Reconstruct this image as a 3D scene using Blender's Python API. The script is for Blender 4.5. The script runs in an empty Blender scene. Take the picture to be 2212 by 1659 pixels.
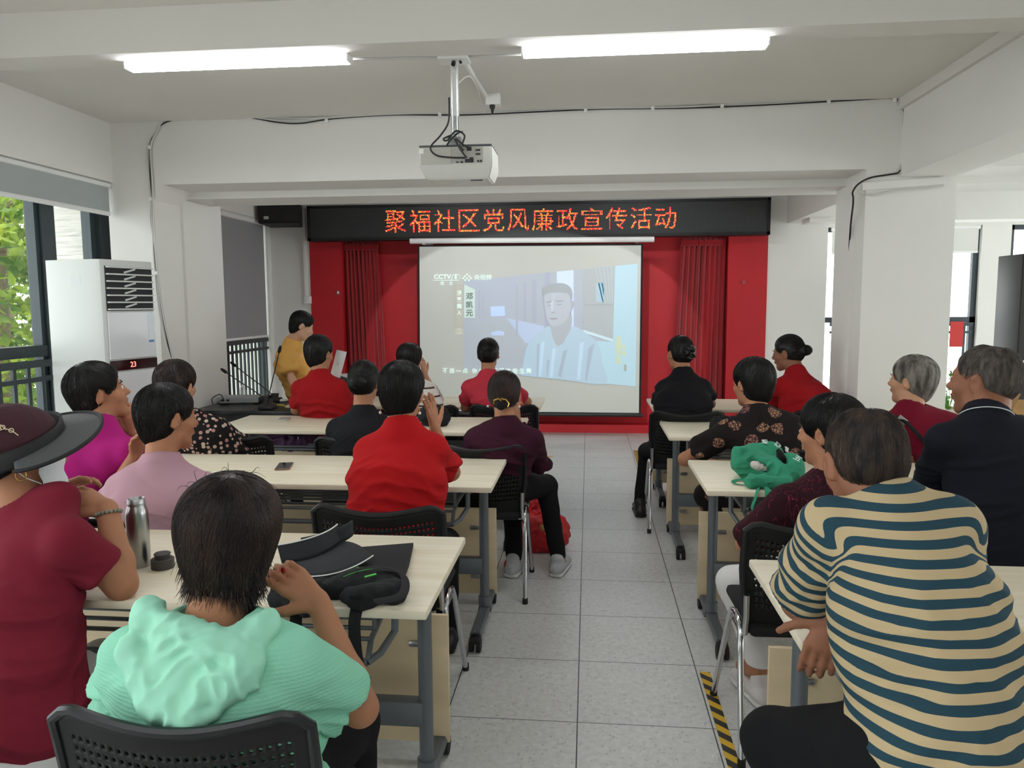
import bpy, bmesh, math, random
import numpy as np
from mathutils import Vector, Matrix, noise as mnoise
random.seed(7); RNG = np.random.default_rng(7)
SC = bpy.context.scene; COL = SC.collection
R = math.radians
# ---------------------------------------------------------------- camera
IW, IH, FPX = 2212, 1659, 1654.7
CAMP = Vector((.0353, 0, 1.57)); YAW, PIT, ROL = .09984, .10443, -.005843
_F = Vector((-math.sin(YAW)*math.cos(PIT), math.cos(YAW)*math.cos(PIT), -math.sin(PIT)))
_r = Vector((math.cos(YAW), math.sin(YAW), 0)); _u = _r.cross(_F)
_R = math.cos(ROL)*_r + math.sin(ROL)*_u; _U = -math.sin(ROL)*_r + math.cos(ROL)*_u
cd = bpy.data.cameras.new('camera'); cam = bpy.data.objects.new('camera', cd); COL.objects.link(cam)
cd.sensor_width = 36; cd.lens = FPX/IW*36; cd.clip_start = .05; cd.clip_end = 200
cam.matrix_world = Matrix(((_R.x, _U.x, -_F.x, CAMP.x), (_R.y, _U.y, -_F.y, CAMP.y), (_R.z, _U.z, -_F.z, CAMP.z), (0, 0, 0, 1)))
SC.camera = cam
def at(x, y, Y=None, Z=None, X=None):
    """the point of the room that shows at pixel x, y and lies in the plane Y, Z or X"""
    d = _F + _R*((x-IW/2)/FPX) - _U*((y-IH/2)/FPX)
    if Z is not None: t = (Z-CAMP.z)/d.z
    elif X is not None: t = (X-CAMP.x)/d.x
    else: t = (Y-CAMP.y)/d.y
    return CAMP + d*t
# ---------------------------------------------------------------- light and exposure
SC.view_settings.view_transform = 'Standard'; SC.view_settings.look = 'None'
SC.view_settings.exposure = 0.55; SC.view_settings.gamma = 1; SC.view_settings.use_curve_mapping = False
SC.render.engine = 'CYCLES'
SC.cycles.use_denoising = True
SC.cycles.max_bounces = 6; SC.cycles.diffuse_bounces = 4; SC.cycles.transparent_max_bounces = 8
SC.cycles.sample_clamp_indirect = 6
W = bpy.data.worlds.new('sky'); SC.world = W; W.use_nodes = True
nt = W.node_tree; bg = nt.nodes['Background']; bg.inputs[0].default_value = (.95, .98, 1, 1); bg.inputs[1].default_value = 3.7
def portal(name, loc, rot, sx, sy):
    """marks a window opening so that the sky's light is sampled through it"""
    l = bpy.data.lights.new(name, 'AREA'); l.shape = 'RECTANGLE'; l.size = sx; l.size_y = sy; l.cycles.is_portal = True
    o = bpy.data.objects.new(name, l); COL.objects.link(o); o.location = loc; o.rotation_euler = rot
portal('portal_left', (-3.74, 1.08, 1.3), (0, R(-90), 0), 2.4, 8.6)
portal('portal_front_left', (-4.12, 8.6, 1.35), (0, R(-90), 0), 2.5, 1.2)
portal('portal_right', (7.62, 4.5, 1.25), (0, R(90), 0), 2.3, 8.6)
portal('portal_far', (5.1, 10.52, 1.3), (R(-90), 0, 0), 4.0, 2.44)
SUN = bpy.data.lights.new('sun', 'SUN'); SUN.energy = 2.5; SUN.angle = R(2); SUN.color = (1, .96, .85)
so = bpy.data.objects.new('sun', SUN); COL.objects.link(so); so.rotation_euler = Vector((.08, -.6, .8)).to_track_quat('Z', 'Y').to_euler(); so.location = (-8, -6, 12)
# ---------------------------------------------------------------- helpers
def srgb(r, g, b):
    f = lambda c: (c/255/12.92 if c/255 <= .04045 else ((c/255+.055)/1.055)**2.4)
    return (f(r), f(g), f(b), 1)
MATS = {}
def mat(name, col, rough=.6, metal=0, var=0, vscale=(8, 8, 8), bump=0, bscale=300, spec=.5, emit=None, estr=0, trans=0, alpha=1, bdist=.002, sheen=0):
    if name in MATS: return MATS[name]
    m = bpy.data.materials.new(name); m.use_nodes = True; n = m.node_tree; b = n.nodes['Principled BSDF']
    c = srgb(*col) if len(col) == 3 else col
    b.inputs['Base Color'].default_value = c; b.inputs['Roughness'].default_value = rough; b.inputs['Metallic'].default_value = metal
    b.inputs['Specular IOR Level'].default_value = spec
    if sheen: b.inputs['Sheen Weight'].default_value = sheen
    if emit: b.inputs['Emission Color'].default_value = srgb(*emit); b.inputs['Emission Strength'].default_value = estr
    if trans: b.inputs['Transmission Weight'].default_value = trans
    if alpha < 1: b.inputs['Alpha'].default_value = alpha
    if var or bump:
        tc = n.nodes.new('ShaderNodeTexCoord')
    if var:
        mp = n.nodes.new('ShaderNodeMapping'); mp.inputs['Scale'].default_value = vscale
        nz = n.nodes.new('ShaderNodeTexNoise'); nz.inputs['Detail'].default_value = 5; nz.inputs['Scale'].default_value = 1
        rp = n.nodes.new('ShaderNodeMapRange'); rp.inputs[1].default_value = .3; rp.inputs[2].default_value = .7; rp.inputs[3].default_value = 1-var; rp.inputs[4].default_value = 1+var
        mx = n.nodes.new('ShaderNodeVectorMath'); mx.operation = 'SCALE'; mx.inputs[0].default_value = c[:3]
        n.links.new(tc.outputs['Object'], mp.inputs[0]); n.links.new(mp.outputs[0], nz.inputs[0]); n.links.new(nz.outputs[0], rp.inputs[0])
        n.links.new(rp.outputs[0], mx.inputs['Scale']); n.links.new(mx.outputs[0], b.inputs['Base Color'])
    if bump:
        n2 = n.nodes.new('ShaderNodeTexNoise'); n2.inputs['Scale'].default_value = bscale; n2.inputs['Detail'].default_value = 3
        bp = n.nodes.new('ShaderNodeBump'); bp.inputs['Strength'].default_value = bump; bp.inputs['Distance'].default_value = bdist
        n.links.new(tc.outputs['Object'], n2.inputs[0]); n.links.new(n2.outputs[0], bp.inputs['Height']); n.links.new(bp.outputs[0], b.inputs['Normal'])
    MATS[name] = m; return m
def bsdf(m): return m.node_tree.nodes['Principled BSDF']
class MB:
    """collects boxes, tubes, lathes, prisms and loose faces, then links them as ONE mesh object"""
    def __init__(s): s.bm = bmesh.new()
    def box(s, x0, x1, y0, y1, z0, z1, bev=0, M=None):
        b = bmesh.new(); v = [b.verts.new(p) for p in ((x0, y0, z0), (x1, y0, z0), (x1, y1, z0), (x0, y1, z0), (x0, y0, z1), (x1, y0, z1), (x1, y1, z1), (x0, y1, z1))]
        for f in ((0, 3, 2, 1), (4, 5, 6, 7), (0, 1, 5, 4), (1, 2, 6, 5), (2, 3, 7, 6), (3, 0, 4, 7)): b.faces.new([v[i] for i in f])
        if bev: bmesh.ops.bevel(b, geom=b.edges[:], offset=bev, segments=2, profile=.5, affect='EDGES')
        return s._add(b, M)
    def _add(s, b, M=None):
        if M is not None: bmesh.ops.transform(b, matrix=M, verts=b.verts)
        me = bpy.data.meshes.new('t'); b.to_mesh(me); b.free(); s.bm.from_mesh(me); bpy.data.meshes.remove(me); return s
    def rbox(s, c, size, rot=(0, 0, 0), bev=0):
        from mathutils import Euler
        M = Matrix.Translation(c) @ Euler(rot).to_matrix().to_4x4(); a = [k/2 for k in size]
        return s.box(-a[0], a[0], -a[1], a[1], -a[2], a[2], bev, M)
    def tube(s, pts, r, n=10, cap=True, flat=None):
        pts = [Vector(p) for p in pts]; N = len(pts); rr = r if isinstance(r, (list, tuple)) else [r]*N; prev = None; up = None
        for i, p in enumerate(pts):
            t = (pts[min(i+1, N-1)]-pts[max(i-1, 0)])
            t = t.normalized() if t.length > 1e-9 else Vector((0, 0, 1))
            if up is None: up = Vector((0, 0, 1)) if abs(t.z) < .9 else Vector((0, 1, 0))
            a = t.cross(up)
            if a.length < 1e-6: a = t.cross(Vector((1, 0, 0)))
            a.normalize(); b = a.cross(t).normalized(); up = b
            ring = [s.bm.verts.new(p+a*(math.cos(k*2*math.pi/n)*rr[i])+b*(math.sin(k*2*math.pi/n)*rr[i]*(flat or 1))) for k in range(n)]
            if prev:
                for k in range(n): s.bm.faces.new((prev[k], prev[(k+1) % n], ring[(k+1) % n], ring[k]))
            elif cap: s.bm.faces.new(ring[::-1])
            prev = ring
        if cap: s.bm.faces.new(prev)
        return s
    def lathe(s, prof, c=(0, 0, 0), n=24, M=None):
        b = bmesh.new(); prev = None
        for r, z in prof:
            ring = [b.verts.new((r*math.cos(k*2*math.pi/n), r*math.sin(k*2*math.pi/n), z)) for k in range(n)]
            if prev:
                for k in range(n): b.faces.new((prev[k], prev[(k+1) % n], ring[(k+1) % n], ring[k]))
            else: b.faces.new(ring[::-1])
            prev = ring
        b.faces.new(prev)
        return s._add(b, Matrix.Translation(c) @ (M or Matrix()))
    def ball(s, c, r, n=12, M=None):
        b = bmesh.new(); bmesh.ops.create_uvsphere(b, u_segments=n, v_segments=max(6, n//2+2), radius=1)
        rr = r if isinstance(r, (tuple, list)) else (r, r, r)
        return s._add(b, Matrix.Translation(c) @ (M or Matrix()) @ Matrix.Diagonal((*rr, 1)))
    def poly(s, pts): s.bm.faces.new([s.bm.verts.new(p) for p in pts]); return s
    def prism(s, pts, d):
        d = Vector(d); a = [s.bm.verts.new(p) for p in pts]; b = [s.bm.verts.new(Vector(p)+d) for p in pts]; n = len(a)
        s.bm.faces.new(a[::-1]); s.bm.faces.new(b)
        for k in range(n): s.bm.faces.new((a[k], a[(k+1) % n], b[(k+1) % n], b[k]))
        return s
    def grid(s, f, nu, nv):
        v = [[s.bm.verts.new(f(i/nu, j/nv)) for j in range(nv+1)] for i in range(nu+1)]
        for i in range(nu):
            for j in range(nv): s.bm.faces.new((v[i][j], v[i+1][j], v[i+1][j+1], v[i][j+1]))
        return s
    def build(s, name, m, parent=None, smooth=True, loc=None):
        bmesh.ops.recalc_face_normals(s.bm, faces=s.bm.faces)
        me = bpy.data.meshes.new(name); s.bm.to_mesh(me); s.bm.free(); return link(name, me, m, parent, smooth)
def link(name, me, m, parent=None, smooth=True, auto=True):
    o = bpy.data.objects.new(name, me); COL.objects.link(o)
    for k in (m if isinstance(m, (list, tuple)) else [m]): me.materials.append(k)
    if smooth:
        me.polygons.foreach_set('use_smooth', [True]*len(me.polygons))
        if auto:
            try: me.set_sharp_from_angle(angle=R(38))
            except Exception: pass
    if parent is not None:
        o.parent = parent
        if parent.type == 'EMPTY' or True:
            PM.setdefault(parent.name, True)
    return o
PM = {}
def tag(o, label=None, cat=None, group=None, kind=None):
    if label: o['label'] = label
    if cat: o['category'] = cat
    if group: o['group'] = group
    if kind: o['kind'] = kind
    return o
def thing(name, label, cat, loc=(0, 0, 0), rz=0, group=None):
    o = bpy.data.objects.new(name, None); COL.objects.link(o); o.location = loc; o.rotation_euler = (0, 0, rz); o.empty_display_size = .1
    return tag(o, label, cat, group)
def dup(root, loc=None, rz=None, label=None, group=None):
    def cp(o, par):
        c = o.copy(); COL.objects.link(c)
        if par is not None: c.parent = par
        for ch in o.children: cp(ch, c)
        return c
    c = cp(root, None)
    if loc is not None: c.location = loc
    if rz is not None: c.rotation_euler = (0, 0, rz)
    if label: c['label'] = label
    if group: c['group'] = group
    return c
def struct(name, mb, m, smooth=False): return tag(mb.build(name, m, None, smooth), kind='structure')
# ---------------------------------------------------------------- materials of the room
wall_m = mat('wall_paint', (233, 231, 226), .85, var=.02, vscale=(1.2, 1.2, 1.2), bump=.12, bscale=140, bdist=.001)
ceil_m = mat('ceiling_paint', (226, 223, 217), .9, var=.02, vscale=(1, 1, 1), bump=.1, bscale=90, bdist=.001)
red_m = mat('red_wall_paint', (190, 22, 34), .55, var=.05, vscale=(2, 2, 2), bump=.05, bscale=60)
darkf_m = mat('dark_window_frame', (58, 66, 70), .45, metal=.3)
blind_m = mat('blind_fabric', (170, 176, 174), .85, bump=.1, bscale=700)
white_pl = mat('white_plastic', (238, 238, 236), .35)
black_pl = mat('black_plastic', (22, 23, 25), .45)
chrome = mat('chrome', (200, 202, 204), .16, metal=1)
steel = mat('brushed_steel', (170, 172, 172), .28, metal=1)
greymetal = mat('grey_painted_metal', (104, 110, 114), .42, metal=.35)
rubber = mat('black_rubber', (16, 16, 17), .7)
glass_m = bpy.data.materials.new('clear_glass'); glass_m.use_nodes = True; _n = glass_m.node_tree
_t = _n.nodes.new('ShaderNodeBsdfTransparent'); _t.inputs[0].default_value = (.93, .95, .94, 1); _g = _n.nodes.new('ShaderNodeBsdfGlossy'); _g.inputs['Roughness'].default_value = .03
_x = _n.nodes.new('ShaderNodeMixShader'); _x.inputs[0].default_value = .05; _n.links.new(_t.outputs[0], _x.inputs[1]); _n.links.new(_g.outputs[0], _x.inputs[2]); _n.links.new(_x.outputs[0], _n.nodes['Material Output'].inputs[0])
# ---------------------------------------------------------------- floor
T = .50078  # floor panel
def floor_mat():
    m = mat('speckled_floor_tiles', (176, 177, 174), .38); n = m.node_tree; b = bsdf(m)
    tc = n.nodes.new('ShaderNodeTexCoord'); sp = n.nodes.new('ShaderNodeSeparateXYZ'); n.links.new(tc.outputs['Object'], sp.inputs[0])
    def M(op, a, b_=None, c=None):
        q = n.nodes.new('ShaderNodeMath'); q.operation = op
        for i, v in enumerate((a, b_, c)):
            if v is None: continue
            if isinstance(v, (int, float)): q.inputs[i].default_value = v
            else: n.links.new(v, q.inputs[i])
        return q.outputs[0]
    def gap(s, w):
        fr = M('FRACT', M('DIVIDE', s, T)); e = M('MINIMUM', fr, M('SUBTRACT', 1, fr)); return M('LESS_THAN', e, w/T)
    g = M('MAXIMUM', gap(sp.outputs[0], .0023), gap(sp.outputs[1], .0019))
    v = n.nodes.new('ShaderNodeTexVoronoi'); v.inputs['Scale'].default_value = 75; n.links.new(tc.outputs['Object'], v.inputs[0])
    nz = n.nodes.new('ShaderNodeTexNoise'); nz.inputs['Scale'].default_value = 38; nz.inputs['Detail'].default_value = 6; n.links.new(tc.outputs['Object'], nz.inputs[0])
    nz2 = n.nodes.new('ShaderNodeTexNoise'); nz2.inputs['Scale'].default_value = 3; nz2.inputs['Detail'].default_value = 4; n.links.new(tc.outputs['Object'], nz2.inputs[0])
    sep = n.nodes.new('ShaderNodeSeparateColor'); n.links.new(v.outputs['Color'], sep.inputs[0])
    fleck = M('MULTIPLY', M('GREATER_THAN', sep.outputs[0], .86), M('LESS_THAN', v.outputs['Distance'], .42))
    fl2 = M('MULTIPLY', M('LESS_THAN', sep.outputs[1], .1), M('LESS_THAN', v.outputs['Distance'], .4))
    val = M('ADD', M('MULTIPLY', M('SUBTRACT', nz.outputs[0], .5), .5), M('MULTIPLY', M('SUBTRACT', nz2.outputs[0], .5), .22))
    val = M('ADD', val, M('MULTIPLY', fleck, -.22)); val = M('ADD', val, M('MULTIPLY', fl2, .13)); val = M('ADD', val, 1.0)
    sc = n.nodes.new('ShaderNodeVectorMath'); sc.operation = 'SCALE'; sc.inputs[0].default_value = srgb(204, 204, 201)[:3]; n.links.new(val, sc.inputs['Scale'])
    mx = n.nodes.new('ShaderNodeMix'); mx.data_type = 'RGBA'; n.links.new(g, mx.inputs[0]); n.links.new(sc.outputs[0], mx.inputs[6]); mx.inputs[7].default_value = srgb(52, 54, 56)
    n.links.new(mx.outputs[2], b.inputs['Base Color'])
    return m
fl = struct('floor', MB().box(-4.6, 7.5, -6.7479, 10.6-2.7479, -.12, 0), floor_mat()); fl.location = (0, 2.7479, 0)
# ---------------------------------------------------------------- ceiling, beams, columns
ZC = 2.878
struct('ceiling', MB().box(-4.6, 7.5, -4, 10.6, ZC, ZC+.15), ceil_m)
struct('trim_1', MB().box(-3.4, 7.3, 3.35, 3.515, 2.686, ZC), ceil_m)                        # cross beam over the lamps
b = MB().box(-3.1, 7.3, 5.364, 5.757, 2.438, ZC).box(-3.1, 7.3, 5.757, 6.19, 2.386, ZC)
b.prism([(-3.1, 5.364, 2.438), (-3.1, 5.364, 2.33), (-3.02, 5.364, 2.438)], (0, .393, 0))
struct('trim_2', b, wall_m)
struct('trim_3', MB().box(2.06, 2.41, -4, 5.364, 2.381, ZC), wall_m)      # beam along the room
struct('trim_4', MB().box(2.03, 2.06, -4, 5.364, 2.81, ZC), ceil_m)       # cornice strip
struct('trim_5', MB().box(2.32, 2.62, 6.19, 9.3, 2.475, ZC), wall_m)
struct('trim_6', MB().box(2.41, 7.3, 8.7, 9.0, 2.43, ZC).box(2.41, 7.3, 8.66, 8.7, 2.8, ZC), wall_m)
struct('wall_column_left', MB().box(-3.45, -3.1, 5.364, 6.39, 0, ZC).box(-4.1, -3.45, 5.80, 6.39, 0, ZC).box(-3.75, -3.45, 5.364, 5.80, 2.46, ZC), wall_m)
struct('wall_column_right', MB().box(1.85, 2.42, 5.364, 5.975, 0, 2.438), wall_m)
# left wall: lintel, sill-less window band, outer return
struct('wall_left', MB().box(-3.75, -3.4, -4, 5.364, 2.46, ZC).box(-3.75, -3.4, -4, -3.2, 0, 2.46).box(-3.75, -3.63, -3.2, 5.364, 0, .12), wall_m)
struct('wall_front_left', MB().box(-4.1, -3.9, 6.39, 8.0, 0, ZC).box(-4.1, -3.9, 9.19, 9.3, 0, ZC).box(-4.1, -3.9, 8.0, 9.19, 2.6, ZC).box(-4.1, -3.9, 8.0, 9.19, 0, .1), wall_m)
struct('wall_front', MB().box(-4.6, -3.4, 9.3, 9.5, 0, ZC).box(-3.4, 2.11, 9.5, 9.7, 0, ZC).box(-3.4, 2.11, 9.3, 9.5, 2.36, ZC).box(2.11, 2.785, 9.3, 9.7, 0, ZC), wall_m)
r = MB().box(-3.4, -2.99, 9.285, 9.5, 0, 2.36).box(1.66, 2.11, 9.285, 9.5, 0, 2.36).box(-2.99, 1.66, 9.44, 9.5, 0, 2.36)
struct('wall_front_red', r, red_m)
struct('baseboard_front', MB().box(-3.4, 2.11, 9.27, 9.285, 0, .1).box(-2.99, 1.66, 9.285, 9.44, 0, .1), red_m)
struct('wall_back', MB().box(-3.75, 7.5, -4.2, -4, 0, ZC), wall_m)
struct('wall_right', MB().box(7.4, 7.6, -4.2, 10.6, 2.4, ZC).box(7.4, 7.6, -4.2, 10.6, 0, .1).box(7.4, 7.6, -4.2, .2, 0, 2.4).box(7.4, 7.6, 8.8, 10.6, 0, 2.4), wall_m)
struct('wall_far', MB().box(2.785, 7.4, 10.3, 10.5, 2.52, ZC).box(2.785, 2.86, 10.3, 10.5, 0, 2.52).box(4.95, 5.3, 10.3, 10.5, 0, 2.52).box(2.86, 4.95, 10.3, 10.5, 0, .08).box(2.585, 2.785, 9.7, 10.5, 0, ZC)
       .box(5.3, 7.4, 10.3, 10.5, 0, .08).box(6.9, 7.4, 10.3, 10.5, 0, 2.52), wall_m)
# ---------------------------------------------------------------- windows
def window(n, bars, panes):
    f = bars.build('window_%d' % n, darkf_m, None, False); tag(f, kind='structure')
    g = panes.build('glass_pane', glass_m, f, False); return f
X0 = -3.66
w = MB()
for a_, b_ in ((-3.2, -3.1), (-1.5, -1.4), (.3, .4), (1.3, 1.36), (2.1, 2.2), (3.55, 3.62), ): w.box(X0-.04, X0+.03, a_, b_, .12, 2.46)
w.box(X0-.04, X0+.03, 5.41, 5.47, .12, 2.46).box(X0-.02, X0+.06, 5.49, 5.66, .12, 2.46); w.box(X0-.04, X0+.03, 4.83, 4.87, .12, 2.46).box(X0-.05, X0+.05, 4.87, 5.0, .12, 2.46)
w.box(X0-.04, X0+.04, -3.2, 5.66, 1.235, 1.31).box(X0-.04, X0+.03, -3.2, 5.66, 2.38, 2.46).box(X0-.04, X0+.03, -3.2, 5.66, .12, .18)
p = MB().box(X0-.004, X0, -3.15, 4.86, .15, 2.42).box(X0-.004, X0, 5.0, 5.41, .15, 2.42)
window(1, w, p)
w = MB().box(-4.02, -3.97, 8.0, 8.05, .1, 2.6).box(-4.02, -3.97, 9.14, 9.19, .1, 2.6).box(-4.02, -3.97, 8.0, 9.19, 1.15, 1.21).box(-4.02, -3.97, 8.0, 9.19, 2.55, 2.6).box(-4.02, -3.97, 8.0, 9.19, .1, .15)
window(2, w, MB().box(-4.0, -3.996, 8.03, 9.16, .12, 2.57))
w = MB()
for a_, b_ in ((2.86, 2.90), (3.9, 3.95), (4.52, 4.6), (4.88, 4.95)): w.box(a_, b_, 10.36, 10.42, .08, 2.52)
w.box(2.86, 4.95, 10.36, 10.42, 1.3, 1.37).box(2.86, 4.95, 10.36, 10.42, 2.46, 2.52)
window(3, w, MB().box(2.88, 4.93, 10.388, 10.392, .1, 2.5))
w = MB()
for a_ in (5.3, 6.05, 6.84): w.box(a_, a_+.06, 10.36, 10.42, .08, 2.52)
w.box(5.3, 6.9, 10.36, 10.42, 1.3, 1.37).box(5.3, 6.9, 10.36, 10.42, 2.46, 2.52)
window(4, w, MB().box(5.32, 6.88, 10.388, 10.392, .1, 2.5))
w = MB()
for k in range(9): w.box(7.46, 7.52, .2+k*1.07, .26+k*1.07, .1, 2.4)
w.box(7.46, 7.52, .2, 8.8, 1.25, 1.32)
window(5, w, MB().box(7.488, 7.492, .2, 8.8, .1, 2.4))
# railings inside the windows
def railing(label, p0, p1, z0, z1, step, n=None):
    t = thing('window_railing', label, 'railing', (p0[0], p0[1], 0)); p0 = Vector((*p0, 0)); p1 = Vector((*p1, 0)); d = p1-p0; L = d.length; d.normalize()
    c = Vector(t.location); q = lambda s, z: (p0+d*s+Vector((0, 0, z))-c)
    for z, h in ((z1, .045), (z1-.11, .03), (z0, .03)):
        m = MB()
        a, b_ = q(0, z), q(L, z); nrm = Vector((-d.y, d.x, 0))*.02
        m.prism([a-nrm, a+nrm, a+nrm+Vector((0, 0, -h)), a-nrm+Vector((0, 0, -h))], b_-a); m.build('rail', darkf_m, t, False)
    k = .06
    while k < L:
        mm = MB(); a = q(k, z0); e = d*.014; nr = Vector((-d.y, d.x, 0))*.009
        mm.prism([a-e-nr, a+e-nr, a+e+nr, a-e+nr], (0, 0, z1-z0-.02)); mm.build('baluster', darkf_m, t, False); k += step
    return t
railing('dark grey metal railing across the near left window, behind the black sun visor', (-3.56, 1.9), (-3.56, 5.25), .16, 1.22, .125)
railing('dark metal railing under the lowered grey blind, behind the speaker table', (-3.93, 8.05), (-3.93, 9.15), .14, 1.17, .1)
railing('railing in the bright far window, behind the man in the navy polo', (3.15, 10.33), (4.9, 10.33), .1, 1.3, .2)
# roller blinds
def blind(label, X, y0, y1, ztop, zbot, r=.03, m=blind_m):
    t = thing('roller_blind', label, 'roller blind', (X, (y0+y1)/2, ztop-.05)); h = (y1-y0)/2
    MB().box(-.002, .002, -h+.01, h-.01, zbot-ztop+.05, 0).build('blind_fabric', m, t, False)
    MB().tube([(0, -h, 0), (0, h, 0)], r, 14).build('roller_tube', white_pl, t)
    MB().box(-.011, .011, -h+.01, h-.01, zbot-ztop+.025, zbot-ztop+.055, .004).build('bottom_rail', white_pl, t)
    return t
blind('grey roller blind rolled halfway up over the near left window', -3.43, 1.2, 5.355, 2.49, 2.245, .018)
blind('grey roller blind pulled down to the railing of the window beside the loudspeaker', -3.93, 8.02, 9.17, 2.62, 1.2, .035, mat('grey_blind', (150, 150, 152), .85))
t = blind('white roller blind at the top of the far right window', 0, -.9, .9, 2.6, 2.25, .03, mat('white_blind', (225, 225, 222), .8)); t.location = (4.03, 10.33, 2.5); t.rotation_euler = (0, 0, R(90))
# ---------------------------------------------------------------- outside the left window
stucco = mat('rough_stucco', (225, 222, 214), .95)
_n = stucco.node_tree; tc = _n.nodes.new('ShaderNodeTexCoord'); mp = _n.nodes.new('ShaderNodeMapping'); mp.inputs['Scale'].default_value = (3, 12, 26); mp.inputs['Rotation'].default_value = (R(20), 0, 0)
nz = _n.nodes.new('ShaderNodeTexNoise'); nz.inputs['Scale'].default_value = 1; nz.inputs['Detail'].default_value = 4; nz.inputs['Distortion'].default_value = 1.2; bp = _n.nodes.new('ShaderNodeBump'); bp.inputs['Strength'].default_value = 1; bp.inputs['Distance'].default_value = .03
_n.links.new(tc.outputs['Object'], mp.inputs[0]); _n.links.new(mp.outputs[0], nz.inputs[0]); _n.links.new(nz.outputs[0], bp.inputs['Height']); _n.links.new(bp.outputs[0], bsdf(stucco).inputs['Normal'])
struct('wall_outside', MB().box(-4.09, -3.72, 5.62, 5.79, -1, 4), stucco)
def tree(name, label, x, y, h, nleaf, seed, spread=(1.6, 2.2, 2.2)):
    rg = np.random.default_rng(seed)
    t = thing(name, label, 'tree', (x, y, -3), 0, 'trees outside the left window')
    tr = MB().tube([(0, 0, 0), (.1, .05, 1.8), (-.05, .1, 3.4), (.15, 0, h)], [.16, .13, .1, .04], 10)
    for k in range(9):
        z = 2.2+k*.42; a = rg.uniform(0, 6.28); L = rg.uniform(.7, 1.5)
        tr.tube([(0, .05, z), (L*.5*math.cos(a), L*.5*math.sin(a), z+.35), (L*math.cos(a), L*math.sin(a), z+.5)], [.05, .03, .012], 6)
    tr.build('trunk', mat('bark', (104, 92, 72), .9, bump=.5, bscale=30, bdist=.02), t)
    P = rg.normal(0, 1, (nleaf, 3)); P /= np.linalg.norm(P, axis=1)[:, None]; P *= rg.uniform(.35, 1, (nleaf, 1))**.5; P = P*np.array(spread)+np.array([0, 0, h*.72])
    A = rg.normal(0, 1, (nleaf, 3)); A /= np.linalg.norm(A, axis=1)[:, None]; B = np.cross(A, rg.normal(0, 1, (nleaf, 3))); B /= np.linalg.norm(B, axis=1)[:, None]
    L = rg.uniform(.05, .1, (nleaf, 1)); V = np.stack([P-A*L, P+B*L*.45, P+A*L, P-B*L*.45], 1).reshape(-1, 3)
    me = bpy.data.meshes.new('foliage'); me.from_pydata(V.tolist(), [], (np.arange(nleaf*4).reshape(-1, 4)).tolist())
    lm = MATS.get('leaf')
    if not lm:
        lm = mat('leaf', (90, 130, 40), .5); n = lm.node_tree; tl = n.nodes.new('ShaderNodeBsdfTranslucent'); mxs = n.nodes.new('ShaderNodeMixShader'); mxs.inputs[0].default_value = .55
        tc = n.nodes.new('ShaderNodeTexCoord'); nz = n.nodes.new('ShaderNodeTexNoise'); nz.inputs['Scale'].default_value = 3.5; cr = n.nodes.new('ShaderNodeValToRGB')
        cr.color_ramp.elements[0].color = srgb(62, 96, 30); cr.color_ramp.elements[1].color = srgb(140, 160, 58); cr.color_ramp.elements[0].position = .35; cr.color_ramp.elements[1].position = .65
        n.links.new(tc.outputs['Object'], nz.inputs[0]); n.links.new(nz.outputs[0], cr.inputs[0]); n.links.new(cr.outputs[0], bsdf(lm).inputs['Base Color']); n.links.new(cr.outputs[0], tl.inputs[0])
        out = n.nodes['Material Output']; n.links.new(bsdf(lm).outputs[0], mxs.inputs[1]); n.links.new(tl.outputs[0], mxs.inputs[2]); n.links.new(mxs.outputs[0], out.inputs[0])
    f = link('foliage', me, lm, t, False); f['kind'] = 'stuff'
tree('broadleaf_tree', 'sunlit green tree close outside the left window', -6.5, 7.9, 5.6, 9000, 1, (1.5, 1.9, 2.2))
tree('broadleaf_tree', 'green tree further off outside the left window, behind the nearer tree', -10.2, 12.6, 6.8, 9000, 2, (2.0, 2.3, 2.8))
tree('broadleaf_tree', 'second far green tree outside the left window, nearest the photo edge', -10.6, 7.2, 6.4, 6000, 3, (1.8, 2.2, 2.6))
tag(MB().box(-30, -4.7, -12, 40, -3.2, -3).build('outside_ground', mat('paving_outside', (96, 96, 92), .9, var=.2, vscale=(3, 3, 3))), kind='structure')
# ================================================================= furniture
maple = mat('pale_maple_laminate', (219, 207, 180), .42)
_n = maple.node_tree; tc = _n.nodes.new('ShaderNodeTexCoord'); mp = _n.nodes.new('ShaderNodeMapping'); mp.inputs['Scale'].default_value = (1.6, 26, 26)
nz = _n.nodes.new('ShaderNodeTexNoise'); nz.inputs['Scale'].default_value = 1.0; nz.inputs['Detail'].default_value = 6; nz.inputs['Distortion'].default_value = .6
cr = _n.nodes.new('ShaderNodeValToRGB'); cr.color_ramp.elements[0].position = .36; cr.color_ramp.elements[0].color = srgb(226, 214, 186); cr.color_ramp.elements[1].position = .62; cr.color_ramp.elements[1].color = srgb(236, 228, 206)
_n.links.new(tc.outputs['Object'], mp.inputs[0]); _n.links.new(mp.outputs[0], nz.inputs[0]); _n.links.new(nz.outputs[0], cr.inputs[0]); _n.links.new(cr.outputs[0], bsdf(maple).inputs['Base Color'])
panel_m = mat('maple_panel', (216, 196, 160), .5, var=.07, vscale=(3, 14, 14))
TZ = .768
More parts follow.
